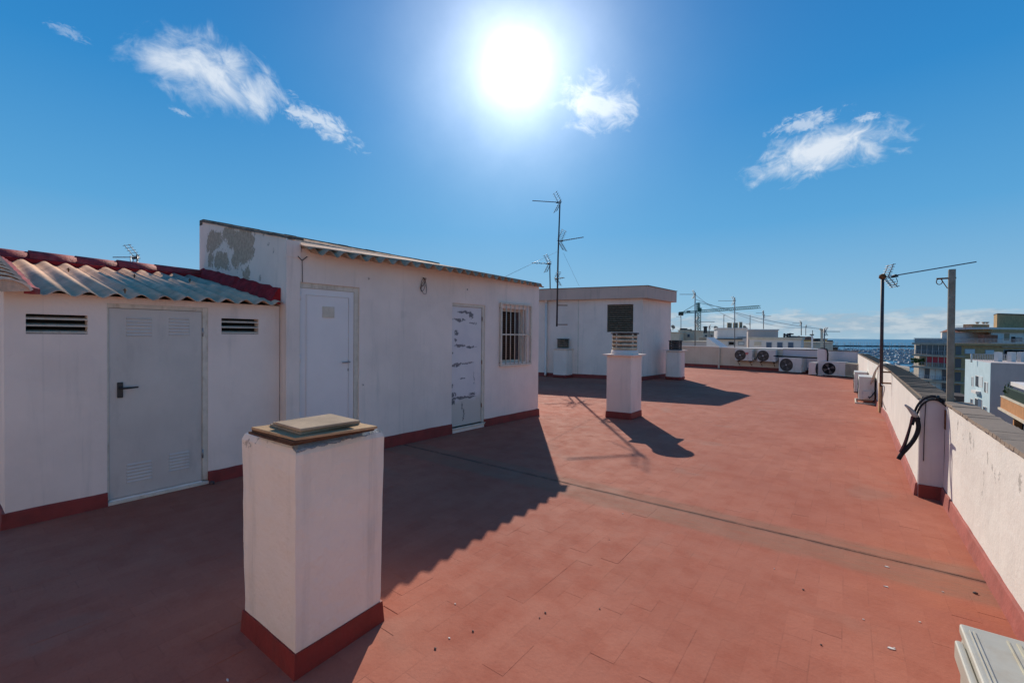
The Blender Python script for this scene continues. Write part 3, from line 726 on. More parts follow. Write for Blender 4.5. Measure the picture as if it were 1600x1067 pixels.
for f in [i/14 for i in range(15)]:                  # dark mortar verge along the top of the side wall
    x = -7.86 + (cx-.02+7.86)*f; z = 3.275+(2.716-3.275)*f
    q.append((x, z))
for (x0, z0), (x1, z1) in zip(q[:-1], q[1:]):
    mb.add([(x0,2.575,z0+.002),(x1,2.575,z1+.002),(x1,2.81,z1+.002),(x0,2.81,z0+.002),(x0,2.575,z0+.030),(x1,2.575,z1+.030),(x1,2.81,z1+.030),(x0,2.81,z0+.030)], [(3,2,1,0),(4,5,6,7),(0,1,5,4),(1,2,6,5),(2,3,7,6),(3,0,4,7)])
mb.build('verge_mortar', m_bitumen, tall, rough=.006)

# parts on the wall are written in the wall's own frame: x along it, y into the wall, z up
class WMB(MB):
    def wbox(s, s0, s1, o0, o1, z0, z1):
        return s.prism([v2(wp(s0,o1)), v2(wp(s1,o1)), v2(wp(s1,o0)), v2(wp(s0,o0))], z0, z1)
def w3(s, o, z): p = wp(s, o); return Vector((p.x, p.y, z))
# white door
a, b, c, d = D1
WMB().wbox(a, a+.012, -.10, -.02, c, d).wbox(b-.062, b, -.10, -.02, c, d).wbox(a+.012, b-.062, -.10, -.02, d-.062, d).build('door_frame', m_cream, tall)
wd_ = WMB().wbox(a+.014, b-.064, -.085, -.030, c+.004, d-.064).build('door', m_dwhite, tall, label='white panel door with small square grille', bevel=.003)
pa, pb, pc, pd = a+.10, b-.145, c+.12, d-.15
WMB().wbox(pa, pb, -.029, -.025, pc, pd).build('panel', m_dwhite, wd_, bevel=.0015)
WMB().wbox(pa-.012, pa-.004, -.029, -.018, pc-.012, pd+.012).wbox(pb+.004, pb+.012, -.029, -.018, pc-.012, pd+.012).wbox(pa-.004, pb+.004, -.029, -.018, pd+.004, pd+.012).build('panel_moulding', m_dwhite, wd_)
g = WMB().wbox(-.845, -.695, -.024, -.012, 1.805, 1.945)
for k in range(6): g.wbox(-.835, -.705, -.012, -.007, 1.815+k*.021, 1.828+k*.021)
g.build('grille', m_cream, wd_)
MB().tube([w3(-.492,-.03,1.235), w3(-.492,.012,1.235), w3(-.60,.018,1.232)], [.010,.010,.008]).build('handle', m_steel, wd_)
WMB().wbox(-.500,-.484,-.029,-.022,1.235,1.26).build('handle_plate', m_steel, wd_); WMB().wbox(-.502,-.484,-.029,-.021,1.115,1.15).build('keyhole', m_dark, wd_)
for z in (.55, 1.25, 2.0): MB().tube([w3(a+.008,-.012,z), w3(a+.008,-.012,z+.10)], .009).build('hinge', m_dwhite, wd_)
# flaking door
a, b, c, d = D2
WMB().wbox(b-.052, b, -.12, -.015, c, d).wbox(a, b-.052, -.12, -.015, d-.045, d).build('door_frame', m_cream, tall)
m_flake = door_peel_mat(None)
fd = WMB().wbox(a+.004, b-.056, -.075, -.032, c+.012, d-.048).build('door', m_flake, tall, label='peeling pale door with dark flaked marks', bevel=.002)
for z in (.35, 1.1, 1.85): MB().tube([w3(b-.052,-.02,z), w3(b-.052,-.02,z+.07)], .008).build('hinge', m_rust, fd)
WMB().wbox(a-.02, b+.02, -.14, .02, c-.03, c).build('door_sill', m_cream, tall)
# barred window
a, b, c, d = WN
win = WMB().wbox(a, b, -.20, -.17, c, d).build('window', m_dark, tall)
WMB().wbox(a, a+.04, -.165, -.10, c, d).wbox(b-.04, b, -.165, -.10, c, d).wbox(a+.04, b-.04, -.165, -.10, d-.05, d).wbox(a+.04, b-.04, -.165, -.10, c, c+.04).build('window_frame', m_cream, win)
for k in range(26):
    z = c+.05 + k*.034
    WMB().wbox(a+.045, b-.16, -.150, -.130, z, z+.016).build('shutter_slat', m_boardedge, win)
WMB().wbox(b-.155, b-.045, -.155, -.13, c+.04, d-.05).build('side_panel', m_mast, win)
gr_ = WMB(); ga, gb, gc, gd_ = 2.43, 3.34, 1.038, 2.20
gr_.wbox(ga, ga+.03, .02, .05, gc, gd_).wbox(gb-.03, gb, .02, .05, gc, gd_).wbox(ga+.03, gb-.03, .02, .05, gc, gc+.03).wbox(ga+.03, gb-.03, .02, .05, gd_-.03, gd_)
grl = gr_.build('window_grille', m_cream, tall)
for k in range(6):
    s = ga+.155+k*.122
    MB().tube([w3(s,.036,gc+.03), w3(s,.036,gd_-.03)], .0085, 6).build('bar', m_cream, grl)
WMB().wbox(ga+.03, gb-.03, .028, .036, (gc+gd_)/2-.012, (gc+gd_)/2+.012).build('crossbar', m_cream, grl)
for s, z in [(ga+.01,1.1),(ga+.01,2.1),(gb-.01,1.1),(gb-.01,2.1)]: MB().tube([w3(s,-.01,z), w3(s,.03,z)], .008, 6).build('bracket', m_rust, grl)
WMB().wbox(a-.03, b+.03, -.16, .012, c-.03, c-.001).build('window_sill', m_wall, tall)
# wires and holes on the wall
MB().tube([w3(-1.12,.012,2.475), w3(-1.115,.012,2.36), w3(-1.113,.010,2.22)], .004, 5).tube([w3(-1.17,.012,2.52), w3(-1.12,.014,2.475), w3(-1.06,.016,2.53)], .006, 5).build('wall_wire', m_mast, tall)
mb = MB()
for k in range(4):
    pts = [w3(.68+.01*k,.02,2.46-.01*k)]
    for i in range(1, 12):
        t_ = i/11*math.pi*(1.1+.2*k); pts.append(w3(.68+.055*math.sin(t_*1.1+k)+.01*k, .02+.01*math.cos(t_*2), 2.46-.09*(1-math.cos(t_))*(.8+.25*k)*.9))
    mb.tube(pts, .0035, 5)
mb.single('wire_loop', m_mast, 'small tangle of thin wire hanging on the shed wall between the doors', 'wire')
for s, z in [(-.22,2.35),(-.30,.92),(1.62,2.36)]:
    mb = MB(); mb.lathe((0,0,0), [(0.001,.004),(.012,.004),(.014,0)], 8, ax='y'); 
    p = w3(s,.004,z); mb.v = [p+q for q in mb.v]; mb.build('plug_hole', m_mast, tall)

# ================================================================== PILLARS AND VENTS
def inset(q, d):
    c = sum((v2(p) for p in q), Vector((0,0)))/len(q)
    return [c + (v2(p)-c).normalized()*((v2(p)-c).length-d*1.41) for p in q]
pil = thing('roof_pillar', 'big white chimney pillar in the foreground topped with loose boards', 'chimney', (-2.32, 1.29, 0))
q0 = [(-2.584,1.035),(-2.016,1.034),(-2.052,1.555),(-2.62,1.556)]
qb = inset(q0, .014); qt = inset(q0, .002)
mb = MB(); NZ = 12
rings = []
for j in range(NZ+1):
    f = j/NZ; z = 1.035*f
    rings.append(([qb[i].lerp(qt[i], f) for i in range(4)], z))
rings.append((inset(q0, .012), 1.062)); rings.append((inset(q0, .05), 1.092))
M_ = 8; vs = []; 
for qq, z in rings:
    for i in range(4):
        for k in range(M_):
            p = qq[i].lerp(qq[(i+1) % 4], k/M_); vs.append((p.x, p.y, z))
nn = 4*M_
fs = [(j*nn+k, j*nn+(k+1) % nn, (j+1)*nn+(k+1) % nn, (j+1)*nn+k) for j in range(len(rings)-1) for k in range(nn)] + [tuple((len(rings)-1)*nn+k for k in range(nn))]
mb.add(vs, fs); body = mb.build('pillar_body', plaster('pillar_plaster', (.84,.70,.56), streak=.35, rough_bump=.85,
    flecks=[((-2.52,1.03,1.02),(.05,.5,.015)), ((-2.42,1.03,1.045),(.012,.5,.01)), ((-2.3,1.03,1.05),(.01,.5,.008))], 
    patches=[((-2.03,1.30,1.075),(.05,.5,.02))], patch_col=(.33,.36,.38), warp=.02), pil, bevel=0, rough=.006)
mb = MB(); q1 = inset(q0, -.004); q2 = inset(q0, .004)
mb.prism([v2(p) for p in q1], -.003, .112, [v2(p) for p in q2]).build('skirting', m_skirt_shade, pil, sub=2, rough=.003)
def board(name, corners, z0, th, mat, lab):
    b = MB().prism(corners, z0, z0+th)
    return b
def quad(pl, pn, pr):                                # left, near, right corners -> footprint
    pl, pn, pr = Vector(pl), Vector(pn), Vector(pr); return [pl, pn, pr, pl+pr-pn]
lay = [(quad((-2.42,1.0),(-2.006,1.012),(-2.0,1.45)), 1.090, .012), (quad((-2.405,1.01),(-1.990,1.010),(-1.972,1.44)), 1.103, .012), (quad((-2.39,1.002),(-1.988,1.018),(-1.926,1.415)), 1.116, .013)]
for i, (q, z, th) in enumerate(lay):
    MB().prism(q, z, z+th).single('board', m_wood if i == 2 else m_boardedge, ['lowest brown board capping the foreground pillar','middle dark board in the stack capping the foreground pillar','wide tan board with dark edge on the foreground pillar'][i], 'board', bevel=.002, group='boards stacked on the foreground pillar')
lay = [(quad((-2.345,1.072),(-2.02,1.062),(-2.035,1.385)), 1.1295, .010), (quad((-2.325,1.076),(-2.025,1.064),(-2.03,1.385)), 1.140, .010), (quad((-2.262,1.058),(-2.010,1.054),(-1.985,1.335)), 1.1505, .011)]
for i, (q, z, th) in enumerate(lay):
    MB().prism(q, z, z+th).single('board', m_board, ['lowest of the three small grey boards on the foreground pillar','middle of the three small grey boards on the foreground pillar','small pale grey board topmost on the foreground pillar'][i], 'board', bevel=.002, group='boards stacked on the foreground pillar')

def vent_stack(name, foot, h, label, cap_over, ring_r, ring_n, ring_h, rnd=.02, mat=m_wall, collar=True, captop=.03, ringmat=None, base_group='chimneys with slatted vents', skh=.13):
    c = sum((v2(p) for p in foot), Vector((0,0)))/len(foot)
    root = thing(name, label, 'chimney', (c.x, c.y, 0), group=base_group)
    b = MB().prism(inset(foot, .012), -.003, h).build('pillar_body', mat, root, bevel=rnd, segs=3)
    MB().prism(inset(foot, -.003), -.002, skh, inset(foot, .003)).build('skirting', m_skirt_shade, root, bevel=rnd*.9, segs=3)
    MB().prism(inset(foot, -cap_over), h, h+captop).build('cap_slab', m_wall, root, bevel=.008)
    z = h+captop
    if collar: MB().lathe((c.x,c.y,z), [(ring_r*1.10,0),(ring_r*1.05,.075),(ring_r*.9,.085),(ring_r*.6,.085)], 24).build('collar', m_wall, root); z += .085
    vent = MB().lathe((c.x,c.y,z-.01), [(ring_r*.55,0),(ring_r*.55,ring_n*ring_h+.012)], 20).build('vent', m_dark, root)
    for k in range(ring_n):
        z0 = z + k*ring_h
        MB().lathe((c.x,c.y,z0), [(ring_r*.62,.004),(ring_r*.99,0),(ring_r*1.0,ring_h*.66),(ring_r*.90,ring_h*.74),(ring_r*.62,ring_h*.74),(ring_r*.62,.004)], 24).build('vent_ring', ringmat or m_stone, vent)
    posts = MB()
    for k in range(6):
        a = k*math.pi/3+.35; posts.bar((c.x+ring_r*.84*math.cos(a), c.y+ring_r*.84*math.sin(a), z), (c.x+ring_r*.84*math.cos(a), c.y+ring_r*.84*math.sin(a), z+ring_n*ring_h), .05, .05)
    posts.build('spacer', m_slab, vent)
    zt_ = z + ring_n*ring_h
    MB().lathe((c.x,c.y,zt_), [(.001,0),(ring_r*1.10,0),(ring_r*1.14,.010),(ring_r*1.10,.026),(.001,.032)], 24).build('vent_lid', m_slab, root)
    return root
vent_stack('vent_pillar', [(-3.822,8.17),(-3.312,8.231),(-3.302,8.774),(-3.81,8.71)], 1.225, 'white square pillar with tan slatted vent standing alone mid terrace', .055, .245, 4, .078)
vent_stack('vent_pillar', [(-9.15,14.75),(-8.52,14.75),(-8.52,15.30),(-9.15,15.30)], 1.10, 'rounded white vent pillar against the far stair tower, half in shade', .03, .22, 4, .085, rnd=.09, collar=False, skh=.14, ringmat=m_slatb)
vent_stack('vent_pillar', [(-5.52,16.95),(-4.93,16.95),(-4.93,17.55),(-5.52,17.55)], 1.08, 'rounded white vent pillar at the right corner of the stair tower', .05, .23, 4, .085, rnd=.09, collar=False, ringmat=m_slab, skh=.14)

# ================================================================== STAIR TOWER
tw = thing('stair_tower', 'white stair tower with pinkish concrete cornice and stone louvre', 'building', (-8, 16.5, 0))
k_ = .963
F0 = [(-12.6*k_*1.0, 14.93*k_), (-6.236*k_, 16.516*k_), (-5.965*k_, 19.016*k_), (-12.6*k_, 18.3*k_)]
F0[0] = (-6.236*k_ - 6.0, 16.516*k_ - 6.0*.2478)
F0[3] = (F0[0][0], 19.016*k_+.2)
A2, B2 = v2(F0[0]), v2(F0[1]); td = (B2-A2).normalized(); tn = Vector((td.y, -td.x)); TL = (B2-A2).length
def tpix(x, y):                                      # where a sight line meets the tower's front
    d = ray(x, y); s_ = (tn.dot(A2))/(tn.x*d.x+tn.y*d.y); p = EYE+d*s_; return (v2(p)-A2).dot(td), p.z
l0 = tpix(949, 476); l1 = tpix(989, 519)
hole = (l0[0], l1[0], l1[1], l0[1])
ZC = 3.0
holed_wall(A2, td, (0, TL), 0, ZC, [hole], .25, tn).build('front_wall', m_wall, tw)
MB().prism([B2-tn*.251-td*.3, B2-tn*.251, v2(F0[2]), v2(F0[2])-Vector((.3,0))], 0, ZC-.001).build('side_wall', m_wall, tw)
MB().prism([v2(F0[3]), v2(F0[3])+Vector((0,-.2)), v2(F0[2])+Vector((-.3,-.2)), v2(F0[2])+Vector((-.3,0))], 0, ZC-.002).build('rear_wall', m_wall, tw)
ov = .17
cor = [A2+tn*ov, B2+tn*ov+td*ov, v2(F0[2])+Vector((ov+.02,.1)), v2(F0[3])+Vector((0,.1))]
MB().prism(cor, ZC, ZC+.44).build('cornice', m_concrete, tw, bevel=.01)
MB().prism([p+Vector((0,0)) for p in [A2+tn*(ov+.03), B2+tn*(ov+.03)+td*(ov+.03), v2(F0[2])+Vector((ov+.05,.12)), v2(F0[3])+Vector((0,.12))]], ZC+.441, ZC+.455).build('roof_edge', m_bitumen, tw)
skirt(tw, [A2, B2], .14); skirt(tw, [B2, v2(F0[2])], .14)
lv = MB(); p0, p1 = A2+td*hole[0]-tn*.2, A2+td*hole[1]-tn*.2
lv.prism([p0, p1, p1-tn*.04, p0-tn*.04], hole[2], hole[3]); lvo = lv.build('louvre_opening', m_dark, tw)
ns = 13
for k in range(ns):
    z = hole[2] + (hole[3]-hole[2])*(k+.08)/ns
    p0, p1 = A2+td*(hole[0]+.01), A2+td*(hole[1]-.01)
    mb = MB(); a0, b0, a1, b1 = p0-tn*.03, p1-tn*.03, p0-tn*.13, p1-tn*.13
    hh = (hole[3]-hole[2])/ns
    mb.add([(a0.x,a0.y,z),(b0.x,b0.y,z),(b1.x,b1.y,z+hh*.5),(a1.x,a1.y,z+hh*.5),(a0.x,a0.y,z+hh*.42),(b0.x,b0.y,z+hh*.42),(b1.x,b1.y,z+hh*.92),(a1.x,a1.y,z+hh*.92)],
           [(3,2,1,0),(4,5,6,7),(0,1,5,4),(1,2,6,5),(2,3,7,6),(3,0,4,7)]); mb.build('slat', m_slatb, lvo)
# downpipe
s_, _ = tpix(853, 520); dp = A2+td*s_+tn*.07
MB().tube([(dp.x,dp.y,ZC+.44),(dp.x,dp.y,ZC+.05),(dp.x+.03,dp.y,ZC-.10)], .06, 8).tube([(dp.x+.03,dp.y,ZC-.10),(dp.x+.03,dp.y,.12),(dp.x+.05,dp.y-.06,.05)], .045, 10).build('downpipe', m_wall, tw)
s2_, _ = tpix(903, 500)
p0 = A2+td*s2_+tn*.006
MB().prism([p0, p0+td*.035, p0+td*.035-tn*.004, p0-tn*.004], .14, ZC).build('rust_streak', m_cream, tw)

# ================================================================== PARAPETS
pn = thing('parapet_wall', 'near right parapet, sunlit cream wall with ribbed dark coping', 'wall', (.87, 3, 0))
MB().box((.78,-4,0), (.95,6.15,.955)).build('wall_body', m_wall_par, pn, sub=3, rough=.006)
skirt(pn, [(.78,6.13), (.78,-4)], .135, side=1, mat=m_skirt_sun)
m_cop_dark = None
cop_me = []
for k in range(3):
    mb = MB(); mb.prism([(-.115,-.045),(.115,-.045),(.115,.039),(-.115,.039)], 0, [.028,.028,.0225,.0225], [(-.114,-.044),(.114,-.044),(.112,.038),(-.113,.038)])
    cop_me.append(mb.mesh('coping_tile', m_coping, rough=.0006))
def coping(parent, pts, pitch, z, nmax, wid=1.0):
    a, b = Vector(pts[0]), Vector(pts[1]); L = (b-a).length; n = int(L/pitch); d = (b-a).normalized(); ang = math.atan2(d.y, d.x)-math.pi/2
    base = wmat(parent).translation; stuff = MB()
    for i in range(n):
        p = a+d*(i+.5)*pitch
        rot = ang+random.gauss(0,.010); zz = z+(random.gauss(0,.0038) if nmax > 100 else random.gauss(0,.002))
        if i < nmax:
            o = bpy.data.objects.new('coping_tile', random.choice(cop_me)); C.objects.link(o); o.parent = parent
            o.location = Vector((p.x, p.y, zz))-base; o.rotation_euler = (random.gauss(0,.012), random.gauss(0,.006), rot); o.scale = (wid, pitch/.095, 1)
        else:
            M3 = Matrix.Translation((p.x,p.y,zz)) @ Matrix.Rotation(rot,4,'Z'); h = pitch/2-.003
            vs = [M3 @ Vector(q) for q in [(-.11*wid,-h,0),(.11*wid,-h,0),(.11*wid,h,0),(-.11*wid,h,0),(-.11*wid,-h,.03),(.11*wid,-h,.03),(.11*wid,h,.018),(-.11*wid,h,.018)]]
            stuff.add(vs, [(4,5,6,7),(0,1,5,4),(1,2,6,5),(2,3,7,6),(3,0,4,7)])
    if stuff.v:
        o = stuff.build('coping_run', m_coping, parent); o['kind'] = 'stuff'
MB().box((.775,-4,.956), (.955,6.15,.966)).build('coping_bed', m_coping2, pn)
coping(pn, ((.862,6.13),(.862,-3.9)), .095, .966, 105, .84)

pf = thing('parapet_wall', 'far right parapet running back to the sea side with rough grey coping', 'wall', (.75, 12, 0))
FL = [(.59,6.152), (.615,9.0), (.645,11.5), (.36,21.9), (.33,23.4)]
OUT = [(.86,6.152), (.865,9.0), (.88,11.5), (.60,21.9), (.57,23.5)]
mb = MB()
for i in range(4): mb.prism([v2(FL[i]), v2(OUT[i]), v2(OUT[i+1]), v2(FL[i+1])], 0, .985)
mb.build('wall_body', m_wall_par, pf, sub=2, rough=.005)
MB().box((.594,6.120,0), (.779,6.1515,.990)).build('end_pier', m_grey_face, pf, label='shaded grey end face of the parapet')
skirt(pf, [(.594,6.119), (.775,6.119)], .13); 
skirt(pf, [FL[1], FL[0]], .13, mat=m_skirt_sun); skirt(pf, [FL[2], FL[1]], .13, mat=m_skirt_sun); skirt(pf, [FL[3], FL[2]], .13, mat=m_skirt_sun)
mb = MB()
for i in range(4): mb.prism([v2(FL[i])+Vector((-.012,0)), v2(OUT[i])+Vector((.012,0)), v2(OUT[i+1])+Vector((.012,0)), v2(FL[i+1])+Vector((-.012,0))], .986, .998)
mb.build('coping_bed', m_coping2, pf)
coping(pf, ((.735,6.15),(.755,11.5)), .10, .998, 60, 1.1)
coping(pf, ((.755,11.5),(.48,21.9)), .12, .998, 0, 1.1)
mb = MB().lathe((0,0,0), [(.012,0),(.012,.015),(.004,.02)], 8)

fw = thing('parapet_wall', 'stained far parapet wall behind the air conditioners', 'wall', (-4, 25.4, 0))
FP = [(-11.9,26.4), (-5.41,25.40), (-2.5,24.97), (-.70,23.98), (.36,23.40)]
FO = [(p[0]+.1, p[1]+.22) for p in FP]
for i in range(4):
    z1 = 1.06 if i else 1.09
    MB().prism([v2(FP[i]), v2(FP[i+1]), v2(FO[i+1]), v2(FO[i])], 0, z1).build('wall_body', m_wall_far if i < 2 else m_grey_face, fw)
    MB().prism([v2(FP[i])+Vector((0,-.02)), v2(FP[i+1])+Vector((0,-.02)), v2(FO[i+1])+Vector((0,.02)), v2(FO[i])+Vector((0,.02))], z1+.001, z1+.03).build('coping', m_coping2 if i > 1 else m_wall_par, fw)
skirt(fw, FP, .15)
MB().box((-5.46,25.30,0), (-5.38,25.42,1.06)).build('pilaster', m_wall_far, fw)
rw = thing('parapet_wall', 'white parapet closing the terrace on the side behind the viewpoint', 'wall', (-5, -3.9, 0))
MB().box((-12,-4,0),(-3.6,-3.8,1.0)).build('wall_body', m_wall_par, rw)
bh = thing('bounce_hut', 'white hut added unseen behind the viewpoint to bounce sunlight', 'building', (-1.6, -3.5, 0))  # added out of view; its sunlit front throws warm light back onto the terrace
MB().box((-3.6,-4,0),(.77,-2.6,2.7)).build('wall', m_wall, bh)
MB().box((-3.75,-4.1,2.701),(.90,-2.45,2.82)).build('roof', m_concrete, bh)
MB().box((-2.4,-2.598,0),(-1.5,-2.57,2.1)).build('door', m_dwhite, bh)
skirt(bh, [(.77,-2.6),(-3.6,-2.6)], .13, side=1)
# white block with black trunking beside it
pb = on_y(1290, 560, 23.7)
MB().box((pb.x-.28,23.35,0),(pb.x+.06,23.62,1.15)).single('chimney_block', m_bwhite, 'short white block by the black pipe in front of the far parapet', 'wall block', bevel=.01)

# ================================================================== AIR CONDITIONERS
def ac_unit(label, wd, dp_, ht, fan=True, fan_x=-.16, mat=None, sticker=False, deepfan=False, foot=.04, vent_dark=False):
    """front faces -y, base at z=0"""
    mat = mat or m_acw
    r = thing('air_conditioner', label, 'air conditioner', group='outdoor air conditioner units on the roof')
    r_f = min(ht*.40, wd*.30)
    x0, x1, y0, y1 = -wd/2, wd/2, -dp_/2, dp_/2
    MB().box((x0,y0,foot),(x1,y1,ht-.012)).build('casing', mat, r, bevel=.012, segs=3)
    MB().box((x0-.004,y0-.006,ht-.030),(x1+.004,y1+.004,ht)).build('top_cover', mat, r, bevel=.008)
    for sx in (-1, 1): MB().box((sx*wd*.34-.03,y0-.01,0),(sx*wd*.34+.03,y1+.01,foot-.001)).build('foot', m_slab, r)
    if fan:
        fx, fz = fan_x*wd/.8, ht*.50+.01
        MB().lathe((fx,y0-.002,fz), [(.001,0),(r_f,0),(r_f,-.004)], 32, ax='y', smooth=False).build('fan_opening', m_grille if not deepfan else m_dark, r)
        MB().lathe((fx,y0,fz), [(r_f,-.002),(r_f+.004,-.014),(r_f+.022,-.010),(r_f+.026,0)], 32, ax='y').build('fan_ring', m_grille if not deepfan else mat, r)
        fb = MB()
        for k in range(4):
            a = k*math.pi/2+.4
            for da in (0,):
                pts = [(fx+.03*math.cos(a), y0-.004, fz+.03*math.sin(a)), (fx+r_f*.85*math.cos(a-.32), y0-.005, fz+r_f*.85*math.sin(a-.32)), (fx+r_f*.9*math.cos(a+.32), y0-.008, fz+r_f*.9*math.sin(a+.32))]
                fb.add(pts, [(0,1,2)])
        fb.build('fan_blades', m_fan, r)
        gl_ = MB()
        for k in range(1, 8):
            rr = r_f*k/8; pts = [(fx+rr*math.cos(2*math.pi*i/24), y0-.014, fz+rr*math.sin(2*math.pi*i/24)) for i in range(25)]
            gl_.tube(pts, .0016, 3, cap=False)
        for k in range(8):
            a = k*math.pi/4; gl_.tube([(fx,y0-.016,fz),(fx+r_f*math.cos(a),y0-.016,fz+r_f*math.sin(a))], .002, 3)
        gl_.build('fan_grille', m_grille, r)
        MB().lathe((fx,y0-.018,fz), [(.001,-.004),(.028,-.004),(.034,.004)], 16, ax='y').build('fan_hub', m_hub, r)
        ss = MB()
        for k in range(9): ss.box((fx+r_f+.06, y0-.003, ht*.18+k*ht*.035), (x1-.05, y0+.001, ht*.18+k*ht*.035+.008))
        ss.build('front_ribs', mat, r)
    if sticker: MB().box((x0+wd*.62,y0-.003,ht*.66),(x0+wd*.80,y0+.001,ht*.74)).box((x0+wd*.62,y0-.003,ht*.56),(x0+wd*.78,y0+.001,ht*.63)).build('red_sticker', m_sticker, r)
    MB().box((x1-.001,y0+.08,foot+.04),(x1+.045,y1-.05,ht*.42)).build('valve_cover', mat, r, bevel=.012)
    MB().tube([(x1+.03,.04,foot+.1),(x1+.09,.05,foot+.06),(x1+.12,.1,foot+.12),(x1+.10,y1,foot+.22)], .012, 6).build('pipe', m_insul, r)
    cb = MB()
    for k in range(12): cb.box((x0+.05+k*(wd-.1)/12, y1-.001, foot+.05), (x0+.05+k*(wd-.1)/12+.012, y1+.006, ht-.06))
    cb.build('rear_coil_guard', m_grille, r)
    return r
def place(r, x, y, z, rz):
    r.location = (x, y, z); r.rotation_euler = (0, 0, rz)
wall_a = math.atan2(24.97-25.40, -2.5+5.41)
a1 = ac_unit('wall-hung white air conditioner with red sticker, leftmost on far parapet', .80, .30, .60, fan_x=-.15, sticker=True); place(a1, -4.16, 25.0, .42, wall_a)
a2 = ac_unit('wall-hung white air conditioner, second from the left on far parapet', .80, .30, .60, fan_x=-.15); place(a2, -3.13, 24.85, .42, wall_a)
for c in ((-4.16, 25.0), (-3.13, 24.85)):
    for sx in (-.28, .28):
        p = Vector((c[0]+sx*math.cos(wall_a), c[1]+sx*math.sin(wall_a)))
        MB().bar((p.x,p.y-.15,.40),(p.x+.03,p.y+.25,.40),.035,.03).bar((p.x+.03,p.y+.2,.22),(p.x,p.y-.1,.39),.02,.02).build('wall_bracket', m_rust, fw)
a3 = ac_unit('large beige air conditioner on the floor below the black pipe run', 1.02, .36, .69, fan_x=-.13, mat=m_acw); place(a3, -2.06, 24.42, 0, R(-24))
a4 = ac_unit('narrow white air conditioner seen end-on between two wide ones', .72, .28, .56, fan=True); place(a4, -1.10, 23.55, 0, R(70))
a5 = ac_unit('wide pale air conditioner with large black open fan hole', .94, .36, .63, fan_x=-.12, deepfan=True); place(a5, -.44, 23.36, 0, R(-20))
a6 = ac_unit('yellowed air conditioner turned sideways at the far right corner', .80, .32, .60, mat=m_acyel); place(a6, .20, 22.95, 0, R(-52+180))
a7 = ac_unit('pale air conditioner by the right parapet, end-on with valve cover', .80, .30, .60, mat=m_acw, foot=.03); place(a7, .385, 14.45, .065, R(-90))
a8 = ac_unit('pale air conditioner by the right parapet, behind the bracket-mounted one', .80, .30, .62, mat=m_acw, foot=.03); place(a8, .32, 17.1, .0, R(-90))
# black trunking along the far parapet
def fpix(x, y, Y): return on_y(x, y, Y)
tr = [(-2.95,24.72,.74), (-2.4,24.55,.74), (-1.6,24.2,.73), (-.95,23.78,.75), (-.88,23.62,.86)]
MB().tube([Vector(p) for p in tr], .035, 8).single('pipe_run', m_insul, 'thick black insulated pipe run along the far parapet', 'pipe')
MB().tube([(pb.x+.08,23.33,.55),(pb.x+.09,23.31,.95),(pb.x+.05,23.33,1.14),(pb.x-.12,23.4,1.18),(pb.x-.25,23.5,1.14)], .03, 8).single('drop_pipe', m_insul, 'black insulated pipe bent over the short white block', 'pipe')
# rusty bracket frame and plank under the near end-on unit
br = MB(); br.box((.16,13.95,.0),(.70,14.0,.03)).box((.16,14.85,0),(.70,14.9,.03)).box((.16,14.0,0),(.19,14.85,.03)).box((.60,13.97,.03),(.63,14.0,.30))
brt = br.single('mounting_frame', m_cream, 'low cream metal frame under the end-on air conditioner by the right parapet', 'frame')
p0 = on_x(1366, 622, .50)
MB().box((.56,12.55,.0),(.60,12.95,.62)).single('leaning_plank', m_wood, 'brown plank standing against the right parapet near the air conditioner', 'plank')
MB().tube([(.50,14.0,.55),(.55,13.9,.86),(.62,13.4,1.05),(.70,13.0,1.07),(.80,12.7,1.04)], .022, 6).tube([(.46,14.0,.5),(.52,13.8,.80),(.60,13.3,1.03),(.68,12.9,1.05)], .016, 6).single('cable_bundle', m_wirew, 'pale cables looping up over the right parapet behind the black mast', 'cable')

# air conditioner at the bottom right, seen from above
nr = thing('air_conditioner', 'aged cream air conditioner top in the bottom right corner', 'air conditioner', (.53, 1.75, 0), R(1.5), group='outdoor air conditioner units on the roof')
x0, x1, y0, y1, zt_ = .318, .70, 1.30, 2.20, .60
MB().box((x0+.012,y0,.04),(x1,y1-.02,zt_-.035)).build('casing', m_acold, nr, bevel=.01)
MB().box((x0-.012,y0-.01,zt_-.085),(x0+.010,y1-.075,zt_-.022)).build('front_lip', m_acold, nr, bevel=.009, segs=3)
MB().box((x0+.011,y0-.01,zt_-.034),(x1+.01,y1+.01,zt_)).build('top_cover', m_acold, nr, bevel=.010, segs=3)
for xx, ww in ((x0+.040,.005), (x0+.030,.004), (x0+.118,.006), (x0+.140,.010), (x0+.27,.006), (x0+.29,.010)):
    MB().box((xx,y0,zt_-.002),(xx+ww,y1-.03,zt_+.004)).build('top_rib', m_acyel if ww > .0055 else m_acold, nr, bevel=.0015)
for yy in (1.45, 2.0): MB().box((x0+.02,yy-.03,0),(x1,yy+.03,.039)).build('foot', m_slab, nr)
fbm = MB().lathe((x0+.011,1.68,.30), [(.001,-.004),(.20,-.004),(.215,0)], 28, ax='x'); fbm.build('fan_grille', m_grille, nr)

